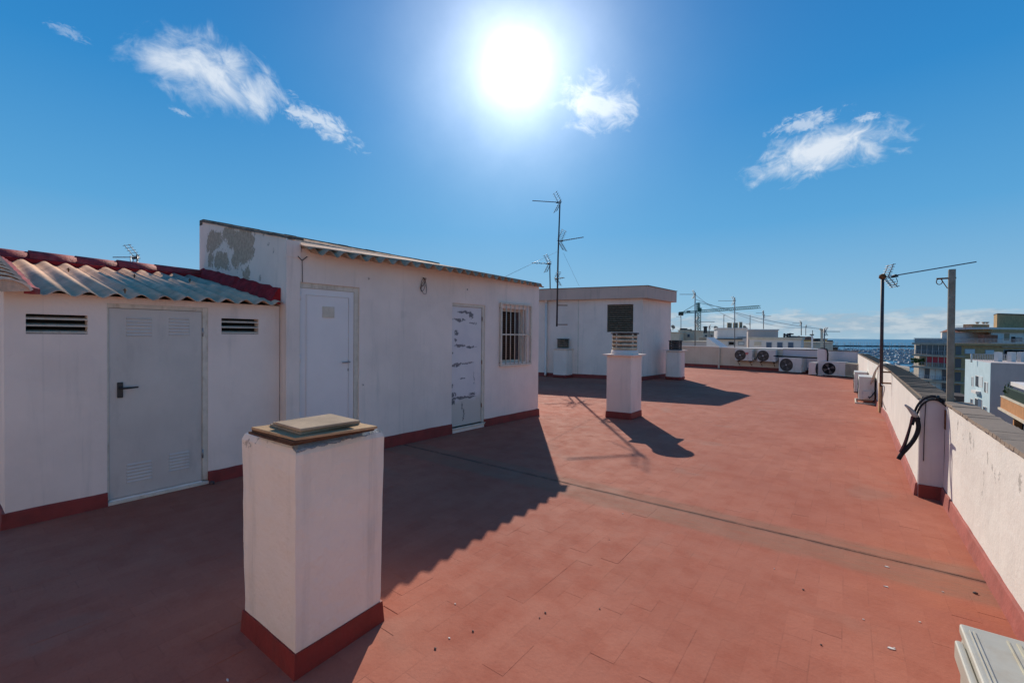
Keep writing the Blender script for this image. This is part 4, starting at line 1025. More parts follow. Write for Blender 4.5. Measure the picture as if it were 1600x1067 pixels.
# ================================================================== POST, CABLES
post = thing('steel_post', 'galvanised square post standing at the joint of the right parapets', 'post', (.80, 6.08, .7))
pb0, pt0 = on_y(1483.5, 668, 6.085), on_y(1487.5, 421, 6.085)
MB().bar(pb0, pt0, .051, .045, up=(0,1,0)).build('post_tube', m_galv, post, bevel=.003)
MB().bar(pb0+Vector((0,0,-.02)), pb0+Vector((0,0,.17)), .070, .062, up=(0,1,0)).build('clamp', m_rust, post)
zz = pt0.z-.085
MB().tube([(pt0.x+.03,6.08,zz),(pt0.x-.11,6.08,zz)], .009, 6).bar((pt0.x-.08,6.08,zz),(pt0.x-.03,6.08,zz-.10),.012,.006).tube([(pt0.x-.09+.022*math.sin(a*.6),6.07,zz-.03+.03*math.cos(a*.6)) for a in range(11)], .004, 5).build('hook_arm', m_rust, post)
def path(pl): return [on_y(x, y, Y) for x, y, Y in pl]
def spline(pts, n=6):
    out = []; P_ = [pts[0]] + pts + [pts[-1]]
    for i in range(1, len(P_)-2):
        for k in range(n):
            t = k/n; a, b, c, d = P_[i-1], P_[i], P_[i+1], P_[i+2]
            out.append(.5*((2*b)+(c-a)*t+(2*a-5*b+4*c-d)*t*t+(3*b-a-3*c+d)*t**3))
    out.append(pts[-1]); return out
pc = thing('pipe_bundle', 'black insulated pipes draped over the parapet corner beside the steel post', 'pipes', (.55, 6.3, .1))
MB().tube(spline(path([(1502,641,6.09),(1484,634,6.09),(1466,621,6.09),(1450,620,6.09),(1437,629,6.09),(1429,644,6.09),(1423,664,6.07),(1416,690,6.07),(1409,708,6.07)])), .0105, 8).build('pipe', m_insul, pc)
MB().tube(spline(path([(1505,644,6.09),(1484,638,6.09),(1467,626,6.09),(1452,625,6.09),(1440,633,6.09),(1433,646,6.09),(1426,664,6.07)])), .009, 8).build('pipe', m_insul, pc)
MB().tube(spline(path([(1425,650,6.07),(1421,668,6.07),(1413,692,6.07),(1406,706,6.07)])), .010, 6).build('pipe', simple('maroon_cable', (.10,.03,.035), .6), pc)
MB().tube(spline(path([(1404,717,6.07),(1409,709,6.07),(1420,697,6.07),(1430,683,6.09),(1435,668,6.09),(1433,655,6.09),(1429,650,6.09)])), [.020]*30+[.026]*7, 10).build('thick_pipe', m_insul, pc)
MB().tube(path([(1431,651,6.09),(1427,645,6.07),(1420,637,6.07),(1415,633,5.96)]), [.026,.024,.016,.010], 8).build('pipe_end', m_pipe, pc)
MB().tube(path([(1462,621,6.09),(1467,622,6.09)]), .026, 8).build('tie', m_black, pc)
# thin dark cable against the parapet end
MB().tube(spline(path([(1447,627,6.10),(1446,640,6.10),(1444,680,6.10),(1443,720,6.11)])), .004, 5).single('thin_cable', m_mast, 'thin dark cable running down the parapet corner edge', 'cable')
# hanging rod shade seen on the near parapet: hook rod
MB().tube([(.70,5.62,.86),(.765,5.66,.86)], .008, 6).tube([(.705,5.62,.86),(.705,5.62,.84)], .006, 6).single('wall_hook', m_rust, 'tiny rusty hook near the top of the sunlit near parapet', 'hook') if False else None

# ================================================================== ANTENNAS
def yagi(parent, o, d, L, n=12, el0=.16, el1=.10, updir=(0,0,1), refl=.30, boom=.008, vee=True, elr=.0035, mat=None, ref_n=5, dipole=True):
    """TV antenna: boom from o along d, cross elements, corner reflector of rods at the back"""
    mat = mat or m_alu
    o, d = Vector(o), Vector(d).normalized(); up = Vector(updir); sd = d.cross(up).normalized(); up = sd.cross(d).normalized()
    mb = MB(); mb.tube([o-d*.05, o+d*L], boom, 6); mb.build('boom', mat, parent)
    for i in range(n):
        f = (i+.6)/n; p = o+d*L*f; h = (el0+(el1-el0)*f)/2
        mb = MB(); mb.tube([p-sd*h, p+sd*h], elr, 4); mb.build('element', mat, parent)
    if vee:
        for s in (1, -1):
            mb = MB(); k = (up*s + d*.55).normalized()
            for q in (-1, 1): mb.tube([o+sd*q*refl*.30, o+sd*q*refl*.30+k*refl], elr*1.3, 4)
            for i in range(ref_n):
                c = o+k*refl*(i+.7)/ref_n; mb.tube([c-sd*refl*.55, c+sd*refl*.55], elr, 4)
            mb.build('reflector', mat, parent)
    if dipole:
        mb = MB(); c = o+d*L*.10
        mb.bar(c-up*.02-d*.05, c-up*.02+d*.05, .03, .03); mb.tube([c+sd*el0*.5+up*.01, c-sd*el0*.5+up*.01], elr*1.6, 4); mb.build('dipole_box', m_black, parent)
mast = thing('tv_antenna', 'tall mast with three TV antennas fixed to the stair tower wall', 'antenna', (-8.95, 14.5, 2.0))
DM = 15.75
mb0 = on_y(870, 510, 14.45); mt0 = at(875, 316, (mb0-EYE).dot(_F))
dep = (mb0-EYE).dot(_F)
MB().tube([mb0, at(872, 400, dep), mt0+Vector((0,0,.06))], [.034,.030,.024], 8).build('mast', m_mast, mast)
for py in (477, 507):
    p = at(870, py, dep); MB().bar(p, p+Vector((.30,.28,0)), .035, .03).build('mast_bracket', m_rust, mast)
lft = -_r; rgt = _r
yagi(mast, at(875, 316.5, dep), (at(827, 313.5, dep-.35)-at(875, 316.5, dep)), 1.10, 13, .15, .08, refl=.42, boom=.014, elr=.007)
yagi(mast, at(874, 377, dep), (at(910, 371, dep-.5)-at(874, 377, dep)), .98, 14, .22, .12, refl=.44, boom=.014, elr=.007, ref_n=7)
yagi(mast, at(869, 436, dep), (at(880, 434, dep-.2)-at(869, 436, dep)), .35, 4, .28, .22, refl=.30, boom=.012, elr=.007)
m2b, m2t = at(860, 470, dep+1.2), at(859, 412, dep+1.2)
ms2 = thing('tv_antenna', 'short mast with small antenna rising behind the tall one', 'antenna', m2b)
MB().tube([m2b, m2t], .022, 6).build('mast', m_mast, ms2)
yagi(ms2, m2t, (at(828, 411, dep+.9)-m2t), .78, 4, .36, .30, refl=.40, boom=.014, elr=.008)
for k, (px, py, dd) in enumerate([(1003, 447, .0), (760, 428, -8.3), (906, 448, 1.0)]):
    a = at(873, 392 if k != 2 else 400, dep); b = at(px, py, dep+dd) if k != 0 else at(905, 447, dep+.3)
    if k == 0: a = at(880, 395, dep)
    if k == 1: b = on_x(790, 432, -6.2)
    if k == 2: continue
    MB().tube([a, b], .004, 4).build('guy_wire', m_steel, mast)
# black mast with long antenna at the right parapet
fm = thing('tv_antenna', 'black mast with one very long antenna by the right parapet', 'antenna', (.50, 10.5, .35))
fb0, ft0 = on_y(1377, 600, 10.5), on_y(1379, 430, 10.5)
MB().tube([fb0+Vector((0,0,-.05)), ft0], .026, 8).build('mast', m_mast, fm)
MB().lathe((ft0.x,ft0.y,ft0.z-.02), [(.03,-.05),(.055,-.03),(.05,.02),(.02,.04),(.001,.045)], 10).build('rotor_cap', m_rust, fm)
fdp = (ft0-EYE).dot(_F)
yagi(fm, at(1384, 433, fdp), at(1497, 414, fdp-.2)-at(1384, 433, fdp), 1.42, 2, .10, .06, refl=.24, boom=.011, elr=.006, ref_n=5)
MB().tube(spline([at(1384,435,fdp), at(1394,446,fdp-.05), at(1402,441,fdp-.1), at(1400,434,fdp-.1)]), .005, 5).build('cable', m_black, fm)
for zz in (fb0.z+.02, fb0.z+.22):
    MB().bar((fb0.x,10.5,zz), (.645,10.52,zz), .03, .025).build('mast_bracket', m_rust, fm)
MB().tube(spline([at(1377,600,fdp), at(1382,606,fdp-.1), at(1379,625,fdp), at(1384,640,fdp)]), .008, 5).build('mast_cable', m_wirew, fm)
# antenna behind the low shed at left
la = thing('tv_antenna', 'small antenna just showing above the red ridge of the low shed', 'antenna', at(216, 420, 9.5))
MB().tube([at(216, 450, 9.5), at(214, 398, 9.5)], .016, 6).build('mast', m_steel, la)
yagi(la, at(214, 402, 9.5), at(184, 402, 9.2)-at(214, 402, 9.5), .42, 4, .26, .2, refl=.30, boom=.010, elr=.005)
MB().tube([at(204, 430, 11), at(204, 400, 11)], .012, 6).build('mast', m_steel, la)

def simple_antenna(label, px, ytop, ybot, depth, arms, r=.03):
    t = thing('tv_antenna', label, 'antenna', at(px, ybot, depth))
    MB().tube([at(px, ybot, depth), at(px, ytop, depth)], r, 6).build('mast', m_alu, t)
    for (py, dx, L, n) in arms:
        o = at(px, py, depth); d_ = at(px+dx, py, depth)-o
        yagi(t, o, d_, L, n, .35*L/1.2, .22*L/1.2, refl=.36*L/1.2, boom=r*.5, elr=r*.28, dipole=False)
    return t
simple_antenna('rusty-footed antenna mast left of the crane with boom to the left', 1086, 457, 552, 27.5, [(460, -10, .95, 9), (503, 10, 1.2, 8)], .032)
simple_antenna('thin antenna mast crossing the crane jib with boom to the left', 1148, 465, 550, 28.5, [(470, -10, 1.05, 9)], .028)
simple_antenna('small antenna mast with two arms right of the stair-head chimneys', 1193, 485, 514, 42, [(489, -10, .7, 5), (494, 8, .7, 5)], .035)
simple_antenna('small antenna mast above the ochre house', 1252, 503, 524, 45, [(505, -8, .9, 5)], .04)
simple_antenna('short antenna mast beside the satellite dish houses', 1108, 509, 538, 40, [(511, 10, .8, 6)], .035)
simple_antenna('tiny antenna mast on the most distant left roofs', 1064, 494, 516, 55, [(495, -6, .6, 4)], .035)
simple_antenna('thin bare mast left of the long grey roof box', 1172, 492, 516, 42, [(506, -4, .4, 3)], .03)
simple_antenna('faint small antenna mast above the roof pipes', 1259, 508, 524, 48, [(510, 6, .6, 4)], .03)
simple_antenna('hooked thin mast over the white stair box', 1131, 492, 515, 44, [(493, 3, .25, 2)], .03)
simple_antenna('antenna mast with arm pointing right towards the sea, beside beige frame', 1288, 513, 552, 27.0, [(518, 10, .95, 5)], .035)
fz = thing('frame_post', 'tall beige frame post with cap on the neighbouring roof', 'post', at(1284, 552, 27.5))
MB().bar(at(1284,552,27.5), at(1284,514,27.5), .13, .09, up=(0,1,0)).bar(at(1281,514,27.5), at(1290,517,27.4), .10, .10).build('post_tube', m_bcream, fz)
ww = thing('white_post', 'thin white post with lamp on the neighbouring roof', 'post', at(1269, 547, 30))
MB().bar(at(1269,547,30), at(1269,524,30), .10, .10, up=(0,1,0)).build('post_tube', m_bwhite, ww); MB().bar(at(1266,523,30), at(1271,523,30), .12, .08).tube([at(1269.5,522,30), at(1269.5,516,30)], .02, 5).build('lamp_head', m_slab, ww)
# wires between roofs
for i, (p, q, sag) in enumerate([((1087,468,27.5),(1283,514,27.5),.25), ((1093,475,200),(1152,508,60),.5), ((1150,490,30),(1258,512,46),.35), ((1086,460,27.5),(1150,500,30),.15)]):
    a, b = at(*p), at(*q); pts = [a.lerp(b, k/12)+Vector((0,0,-sag*4*(k/12)*(1-k/12))) for k in range(13)]
    MB().tube(pts, .012, 4).single('overhead_wire', m_steel, ['long sagging wire from the left mast to the beige frame post','wire falling from the crane to the roofs','wire between the thin mast and the ochre house mast','short wire between the two near masts'][i], 'wire')

# ================================================================== CRANE
cr = thing('tower_crane', 'green tower crane with long jib far behind the roofs', 'crane', at(1091, 545, 150))
cd = 150
def lattice(mb, a, b, w, n, r=.10):
    a, b = Vector(a), Vector(b); d = (b-a).normalized(); s = d.cross(Vector((0,0,1)))
    if s.length < .01: s = Vector((1,0,0))
    s.normalize(); u = s.cross(d)
    cs = [s*w/2+u*w/2, -s*w/2+u*w/2, -s*w/2-u*w/2, s*w/2-u*w/2]
    for c in cs: mb.bar(a+c, b+c, r*1.6)
    for i in range(n):
        p, q = a.lerp(b, i/n), a.lerp(b, (i+1)/n)
        for k in range(4): mb.bar(p+cs[k], q+cs[(k+1) % 4], r); 
mb = MB(); lattice(mb, at(1091, 560, cd), at(1091, 487, cd), 1.15, 18, .09); mb.build('tower', m_crane, cr)
mb = MB(); lattice(mb, at(1091, 487, cd), at(1091, 473, cd), .7, 5, .10); mb.build('tower_head', m_crane, cr)
mb = MB(); lattice(mb, at(1093, 486.5, cd), at(1187, 479.5, cd-20), .75, 30, .07); mb.build('jib', m_crane, cr)
mb = MB(); lattice(mb, at(1089, 487, cd), at(1062, 489, cd+6), .6, 9, .08); mb.build('counter_jib', m_crane, cr)
p = at(1064, 489.5, cd+6); MB().box((p.x-.7,p.y-.6,p.z-.8),(p.x+.7,p.y+.6,p.z+.35)).build('counterweight', m_slab, cr)
p = at(1091.5, 484, cd); MB().box((p.x-.1,p.y-.7,p.z-.6),(p.x+.9,p.y+.4,p.z+.6)).build('cab', m_crane, cr)
MB().bar(at(1091,473,cd), at(1140,483,cd-10), .12).bar(at(1091,473,cd), at(1066,488,cd+5), .12).build('tie_bar', m_crane, cr)
MB().bar(at(1076,485.5,cd+3), at(1076,488,cd+3), .9).build('winch', m_slab, cr)

# ================================================================== NEIGHBOURING ROOFS
def fbox(mb, xa, xb, ytop, dep_a, dep_b, deep, zbot=GZ, ytop_b=None):
    """block whose front top edge runs between two surveyed points, carried back 'deep' metres"""
    a, b = at(xa, ytop, dep_a), at(xb, ytop_b if ytop_b is not None else ytop, dep_b); z = (a.z+b.z)/2
    d = v2(b)-v2(a); n = Vector((-d.y, d.x)).normalized()
    mb.prism([v2(a), v2(b), v2(b)+n*deep, v2(a)+n*deep], zbot, z)
    return a, b, n, z
def strip(mb, a, b, n, s0, s1, z0, z1, out, inn=0.0):
    """box on the front of a block: s0..s1 in metres from a, proud by out"""
    d = (v2(b)-v2(a)).normalized(); p, q = v2(a)+d*s0, v2(a)+d*s1
    return mb.prism([p-n*out, q-n*out, q+n*inn, p+n*inn], z0, z1)
def house(name, label, mat, xa, xb, ytop, da, db, deep, cap=.12, capmat=None):
    t = thing(name, label, 'building', (at(xa, ytop, da).x, at(xa, ytop, da).y, GZ))
    mb = MB(); a, b, n, z = fbox(mb, xa, xb, ytop, da, db, deep); mb.build('wall', mat, t)
    if cap:
        mb = MB(); d = (v2(b)-v2(a)).normalized()
        mb.prism([v2(a)-n*.08-d*.08, v2(b)-n*.08+d*.08, v2(b)+n*(deep+.08)+d*.08, v2(a)+n*(deep+.08)-d*.08], z+.002, z+cap); mb.build('roof', capmat or m_bcream, t)
    return t, a, b, n, z
def px_s(a, b, n, x, y):                             # sight line onto a block front -> (s, z)
    d = ray(x, y); nn_ = n; s_ = nn_.dot(v2(a))/(nn_.x*d.x+nn_.y*d.y); p = EYE+d*s_; return (v2(p)-v2(a)).dot((v2(b)-v2(a)).normalized()), p.z
def win_px(t, a, b, n, x0, x1, y0, y1, mat=m_glass, frame=None, sill=True):
    s0, z1 = px_s(a, b, n, x0, y0); s1, z0 = px_s(a, b, n, x1, y1)
    wv = MB(); strip(wv, a, b, n, s0, s1, z0, z1, .03); f = wv.build('window', frame or m_rail, t)
    g = MB(); k = min(.07, (s1-s0)*.1); strip(g, a, b, n, s0+k, s1-k, z0+k, z1-k, .045); g.build('pane', mat, f)
    return f
# long white roof just behind the far parapet
t, a, b, n, z = house('terraced_house', 'white house with three blue shuttered windows beyond the far parapet', m_bwhite, 1171, 1252, 530.5, 36, 34, 6, .18)
for x0 in (1197, 1214, 1231): win_px(t, a, b, n, x0, x0+9, 534.5, 544.5, m_bluewin)
win_px(t, a, b, n, 1177, 1191, 532.5, 541, m_bcream, m_bwhite)
t, a, b, n, z = house('roof_room', 'long grey roof room with flat top behind the blue-windowed house', m_bgrey, 1169, 1216, 516, 42, 41, 4, .10, m_bwhite)
t, a, b, n, z = house('stair_house', 'bluish white stair head with three brown flues', m_bwhite, 1121, 1167, 514, 38, 37.2, 4.5, .10, m_bwhite)
win_px(t, a, b, n, 1138, 1147.5, 533.5, 539.5, m_dark); win_px(t, a, b, n, 1153, 1163, 533.5, 539.5, m_shut); win_px(t, a, b, n, 1152, 1166, 526, 528.5, m_dark)
mb = MB(); strip(mb, a, b, n, -.1, 1.9, px_s(a,b,n,1130,530.5)[1], px_s(a,b,n,1130,529)[1], .25); mb.build('ledge', m_slab, t)
for x0, x1, yt in ((1136.5,1143.5,504), (1146,1153,504), (1155.5,1160,503)):
    mb = MB(); p, q = at(x0, yt, 39.5), at(x1, yt, 39.5); mb.prism([v2(p), v2(q), v2(q)+n*.45, v2(p)+n*.45], z+.1, p.z)
    fl = mb.build('flue', m_stone, t)
    for k in range(4):
        zz = z+.16+(p.z-z-.2)*k/4
        mb = MB(); mb.prism([v2(p)-n*.02, v2(q)-n*.02, v2(q)-n*.001, v2(p)-n*.001], zz, zz+.05); mb.build('flue_slot', m_boardedge, fl)
def dish(label, px, py, depth, r):
    t = thing('satellite_dish', label, 'satellite dish', at(px, py+r*697/depth*1.0+4, depth))
    c = at(px, py, depth); mb = MB(); mb.lathe((0,0,0), [(.001,.12*r),(r*.5,.03*r),(r,-.22*r),(r*1.02,-.2*r),(r*.5,.08*r),(.001,.17*r)], 16, ax='y')
    rot = Matrix.Rotation(R(random.uniform(20,60)),4,'Z') @ Matrix.Rotation(R(-25),4,'X'); mb.v = [c + rot @ p for p in mb.v]; mb.build('dish', m_board, t)
    MB().tube([c, c+Vector((0,0,-r*1.6))], .04, 5).tube([c, c+rot@Vector((0,-r*.9,-r*.2))], .025, 4).build('stand', m_steel, t)
dish('satellite dish at the right end of the bluish stair head', 1163.5, 512.5, 39, .22)
dish('satellite dish left of the bluish stair head', 1118.5, 513.5, 42, .26)
dish('dark satellite dish on the left end of the distant roofs', 1051.5, 511, 50, .24)
dish('tiny satellite dish among the distant roofs', 1079.5, 516, 50, .16)
# cluttered houses further left
for i, (xa, xb, yt, d0, d1, dp2, mt, lab) in enumerate([
    (1028,1061,520,50,49,6,m_bcream,'cream house partly behind the round vent pillar'), (1060,1086,517,54,53,6,m_bcream,'cream house with tanks left of the crane'),
    (1084,1097,520.5,58,58,6,m_bwhite,'white house at the crane foot'), (1096,1122,518,62,61,6,m_bcream,'weathered house between crane and stair head'),
    (1066,1104,534,44,42,5,m_bgrey,'low brownish roof behind the far parapet'), (1092,1123,528,48,47,5,m_bandc,'low grey roof under the small antenna'),
    (1252,1282,536,40,39,6,m_bcream,'pale low house beside the white post')]):
    t, a, b, n, z = house('house', lab, mt, xa, xb, yt, d0, d1, dp2, .10)
    if i in (1, 2, 3):
        for k in range(2): win_px(t, a, b, n, xa+5+k*9, xa+9+k*9, yt+5, yt+10, m_glass)
t = thing('stair_ramp', 'white sloping stair roof beside the bluish stair head', 'building', at(1104, 545, 36))
a, b = at(1104, 527, 36), at(1128, 544, 35); nn2 = Vector((-(v2(b)-v2(a)).y, (v2(b)-v2(a)).x)).normalized()
MB().prism([v2(a), v2(b), v2(b)+nn2*1.2, v2(a)+nn2*1.2], -4, [a.z,b.z,b.z,a.z]).build('ramp', m_bwhite, t)
t, a, b, n, z = house('ochre_house', 'ochre walled house beyond the far parapet with flues on its roof', m_ochre, 1255, 1292, 530.5, 48, 47, 6, .12, m_bcream)
t, a, b, n, z = house('low_house', 'pale concrete parapet right behind the air conditioners', m_bcream, 1000, 1290, 545, 30.5, 29.2, 2.2, .06, m_bwhite)
t, a, b, n, z = house('brown_roof_hut', 'small dark hut with overhanging roof at the sea side', m_slab, 1291, 1300, 534, 60, 60, 3, .2, m_slab)
t, a, b, n, z = house('grey_hut', 'grey block beside the marina just above the far parapet', m_slab, 1299, 1309, 543.5, 60, 60, 4, .1, m_slab)
# flues, tanks and cowls on roofs
fl_spots = [(1225.5,521,530,.10,'slim pipe at the left end of the blue-windowed roof'),(1230,524,530,.18,'small cone cowl beside the slim roof pipe'),(1234.5,522,530,.12,'tee shaped cowl right of the cone cowl'),(1239,526.5,530,.4,'dark tank touching the tee cowl'),(1244.5,527,530,.4,'dark tank just left of the short stub flue'),(1248,525,530,.12,'short stub flue between tank and brick flue'),(1252,526,530,.35,'brick flue under the small antenna mast'),(1258,527,530,.3,'lower brick flue right of the antenna mast'),(1264,526,530,.35,'brown flue box beside the thin white post'),(1068,513,518,.5,'big black tank on the cream house left of the crane'),(1074,514.5,519,.4,'smaller black tank left of the crane'),(1102,511,519,.22,'tall cowled flue between crane and stair head'),(1045,514,520,.3,'dark tank half hidden by the stair tower corner'),(1278,529,532,.5,'low dark hatch by the beige frame post')]
for i, (px, yt, yb, rr, nm) in enumerate(fl_spots):
    dd = 42 if px > 1200 else 55
    p, q = at(px, yb+1.5, dd), at(px, yt, dd)
    mb = MB(); mb.lathe((p.x,p.y,p.z), [(rr,0),(rr*(.4 if 'cone' in nm else .92),q.z-p.z),(.001,q.z-p.z+.02)], 10)
    if 'tee' in nm: mb.bar(q-_r*.3, q+_r*.3, .12)
    if 'cowl' in nm: mb.lathe((q.x,q.y,q.z-.05), [(rr*1.5,0),(rr*1.1,.12),(.001,.16)], 10)
    mb.single('flue' if 'tank' not in nm else 'water_tank', m_slab if 'brick' not in nm and 'brown' not in nm else m_terracotta, nm, 'flue' if 'tank' not in nm else 'tank', group='flues and tanks on distant roofs')

# ================================================================== BIG BRICK APARTMENTS
ap = thing('apartment_building', 'large tan brick apartment block with long balconies and red awnings', 'building', (at(1490,560,102).x, at(1490,560,102).y, GZ))
K0, K1 = at(1428, 535, 110), at(1492, 535, 101); kd = (v2(K1)-v2(K0)).normalized(); kn = Vector((-kd.y, kd.x))
if kn.dot(v2(_F)) < 0: kn = -kn
K2v = v2(K1)+kn*-0                                     # corner; brick side runs to the right, slightly away
side = (v2(at(1660, 535, 101))-v2(K1)).normalized(); sn = Vector((-side.y, side.x))
if sn.dot(v2(_F)) < 0: sn = -sn
kz = [at(1460, y, 105).z for y in (536, 554.5, 573.5, 594, 613, 632, 651)]
BW = (v2(K1)-v2(K0)).length
bd = v2(ray(1436, 531)).normalized()
# brick body (side wall) and recessed balcony front
MB().prism([v2(K1), v2(K1)+side*34, v2(K1)+side*34+bd*14, v2(K1)+bd*14], GZ, kz[0]).build('brick_wall', m_brick, ap)
MB().prism([v2(K0)+kn*1.6, v2(K1)+kn*1.6-kd*.1, v2(K1)+bd*13-kd*.1, v2(K0)+bd*13], GZ, kz[0]-.3).build('balcony_front_wall', m_bandc, ap)
for i, z in enumerate(kz):
    MB().prism([v2(K0)-kd*.4-kn*.05, v2(K1)-kn*.05-kd*.02, v2(K1)+kn*1.5-kd*.02, v2(K0)-kd*.4+kn*1.5], z-.45, z).build('balcony_slab', m_bandc, ap)
    if i > 0:
        rl = MB()
        for k in range(25): p = v2(K0)+kd*(BW*k/24.2); rl.box((p.x-.03,p.y-.03,z),(p.x+.03,p.y+.03,z+.95))
        rl.bar((K0.x,K0.y,z+.98),(K1.x-.1,K1.y,z+.98),.06)
        rl.build('balcony_rail', m_rail, ap)
zc = kz
for i in range(1, len(kz)):                          # bays of each floor
    nb_ = 7
    for k in range(nb_):
        s0, s1 = BW*(k+.06)/nb_, BW*(k+.90)/nb_
        front = .55 if (i in (1, 2)) else 1.55
        p, q = v2(K0)+kd*s0+kn*front, v2(K0)+kd*s1+kn*front
        z0, z1 = zc[i]+.05, zc[i-1]-.5
        mat = m_red if (i == 2 and k > 1) else (m_shut if i in (3, 4, 5) and k % 3 != 1 else m_glass)
        if i == 2 and k <= 1: continue
        if i == 2 : z0 += .9
        o_ = MB().prism([p, q, q+kn*.05, p+kn*.05], z0, z1).build('red_blind' if mat is m_red else 'window', mat, ap)
        MB().prism([p-kd*.10, p+kd*.02, p+kd*.02+kn*.08, p-kd*.10+kn*.08], zc[i]+.02, z1+.02).build('mullion', m_bwhite, o_)
# leafy corner on the red floor
mb = MB(); rl2 = random.Random(3); c = v2(K0)+kd*.9
for k in range(60): mb.ico((c.x+rl2.uniform(-1,1.3), c.y+rl2.uniform(-.4,.4), kz[2]+.5+rl2.uniform(0,1.3)), rl2.uniform(.15,.3))
mb.single('potted_plants', m_leaf, 'dark green plants on the balcony corner left of the red blinds', 'plant')
def side_px(x, y):
    d = ray(x, y); s_ = sn.dot(v2(K1))/(sn.x*d.x+sn.y*d.y); p = EYE+d*s_; return (v2(p)-v2(K1)).dot(side), p.z
def side_box(name, x0, x1, y0, y1, mat, out=.06, parent=ap, child=None, inn=0.0):
    s0, z1 = side_px(x0, y0); s1, z0 = side_px(x1, y1); p, q = v2(K1)+side*s0, v2(K1)+side*s1
    return MB().prism([p-sn*out, q-sn*out, q+sn*inn, p+sn*inn], z0, z1).build(name, mat, parent)
for (x0, x1, y0, y1) in [(1507,1523,545,553), (1539,1553,546.5,554), (1506,1515,589,595), (1568,1580,546,560), (1575,1600,546,556)]:
    f = side_box('window', x0, x1, y0, y1, m_rail, .05); side_box('pane', x0+.8, x1-.8, y0+.7, y1-.7, m_shut if y0 < 547 and x0 < 1560 else m_dark, .09, f)
side_box('lintel', 1564, 1640, 541, 543.5, m_bandc, .25)
for k in range(5):                                   # balconies ends on the corner
    z = kz[k+1] if k < 5 else 0
    p = v2(K1); MB().prism([p-kd*.02-sn*.9+side*.1, p+side*1.6-sn*.9, p+side*1.6-sn*.002, p+side*.1-sn*.002], z-.3, z).build('corner_slab', m_bandc, ap)
    MB().prism([p+side*.15-sn*.03, p+side*1.5-sn*.03, p+side*1.5-sn*.002, p+side*.15-sn*.002], z+.2, z+2.2).build('corner_window', m_glass, ap)
MB().prism([v2(K1)-sn*.5, v2(K1)+side*34-sn*.5, v2(K1)+side*34-sn*.001, v2(K1)-sn*.001], kz[0]-.5, kz[0]-.01).build('eaves_band', m_brick, ap)
# top terrace: railing, white penthouse, brown roof, chimneys, brick lift tower
rl = MB()
for k in range(44):
    p = v2(K0)+kd*(BW*k/43); rl.box((p.x-.03,p.y-.03,kz[0]),(p.x+.03,p.y+.03,kz[0]+1.15))
for k in range(70): p = v2(K1)+side*(k*.3); rl.box((p.x-.03,p.y-.03,kz[0]),(p.x+.03,p.y+.03,kz[0]+1.15))
rl.bar((K0.x,K0.y,kz[0]+1.17),(K1.x,K1.y,kz[0]+1.17),.06); e = v2(K1)+side*21; rl.bar((K1.x,K1.y,kz[0]+1.17),(e.x,e.y,kz[0]+1.17),.06)
rl.build('terrace_rail', m_rail, ap)
MB().prism([v2(K0)+kd*.1+kn*.05, v2(K1)-kd*.1+kn*.05, v2(K1)-kd*.1+kn*.09, v2(K0)+kd*.1+kn*.09], kz[0]+.01, kz[0]+1.05).build('terrace_screen', m_shut, ap)
def setb(xa, xb, ytop, back, deep, mat, name, ybot=None, da=110.0, z0=None):
    a, b = at(xa, ytop, da), at(xb, ytop, da+ (xb-xa)*.05); d = (v2(b)-v2(a)).normalized(); n = Vector((-d.y, d.x))
    zb = z0 if z0 is not None else kz[0]
    return a, b, n, MB().prism([v2(a), v2(b), v2(b)+bd*deep, v2(a)+bd*deep], zb, a.z).build(name, mat, ap)
a, b, n, o_ = setb(1472, 1549, 518.5, 0, 9, m_bwhite, 'penthouse_wall')
mb = MB(); d = (v2(b)-v2(a)).normalized(); zt2 = at(1500, 515.5, 110).z
mb.prism([v2(a)-n*.5-d*.5, v2(b)-n*.5, v2(b)+bd*9.3, v2(a)+bd*9.3-d*.5], a.z+.003, [a.z+.15,a.z+.15,a.z+.9,a.z+.9], [v2(a)-n*.4-d*.3+bd*3+d*2.5, v2(b)-n*.4+bd*3, v2(b)+bd*6, v2(a)+bd*6+d*2.5]); rf = mb.build('penthouse_roof', m_terracotta, ap)
for (x0, x1, yt) in ((1519.5,1546,506.5),):
    aa, bb = at(x0, yt, 113), at(x1, yt, 114); d = (v2(bb)-v2(aa)).normalized(); n3 = Vector((-d.y, d.x))
    ch = MB().prism([v2(aa), v2(bb), v2(bb)+n3*2, v2(aa)+n3*2], kz[0]+1, aa.z).build('chimney', m_orange, rf)
for x0 in (1528, 1538, 1543):
    p = at(x0, 506, 113.5); MB().lathe((p.x,p.y+.6,p.z), [(.25,0),(.25,.25),(.45,.3),(.42,.5),(.001,.55)], 10).build('chimney_pot', m_stone, rf)
rl = MB(); p, q = at(1492, 509.5, 112), at(1518, 509.5, 112)
for k in range(15): c = p.lerp(q, k/14); rl.box((c.x-.03,c.y-.03,c.z-1.0),(c.x+.03,c.y+.03,c.z))
rl.bar(p, q, .06); rl.build('roof_rail', m_rail, ap)
a, b, n, o_ = setb(1549, 1660, 519, 0, 8, m_bwhite, 'penthouse_wall', da=108)
for (x0, x1, y0, y1, mt) in [(1551,1566,521,535,m_shut),(1569,1577,521,532,m_board),(1580,1586,526,535,m_dark),(1587,1597,527,534,m_glass)]: 
    s0, z1 = px_s(a, b, n, x0, y0); s1, z0 = px_s(a, b, n, x1, y1); mb = MB(); strip(mb, a, b, n, s0, s1, z0, z1, .05); mb.build('penthouse_window', mt, ap)
mb = MB(); strip(mb, a, b, n, -.4, 20, a.z+.003, at(1560,514.5,108).z, .5, 8.2); mb.build('penthouse_cornice', m_brick, ap)
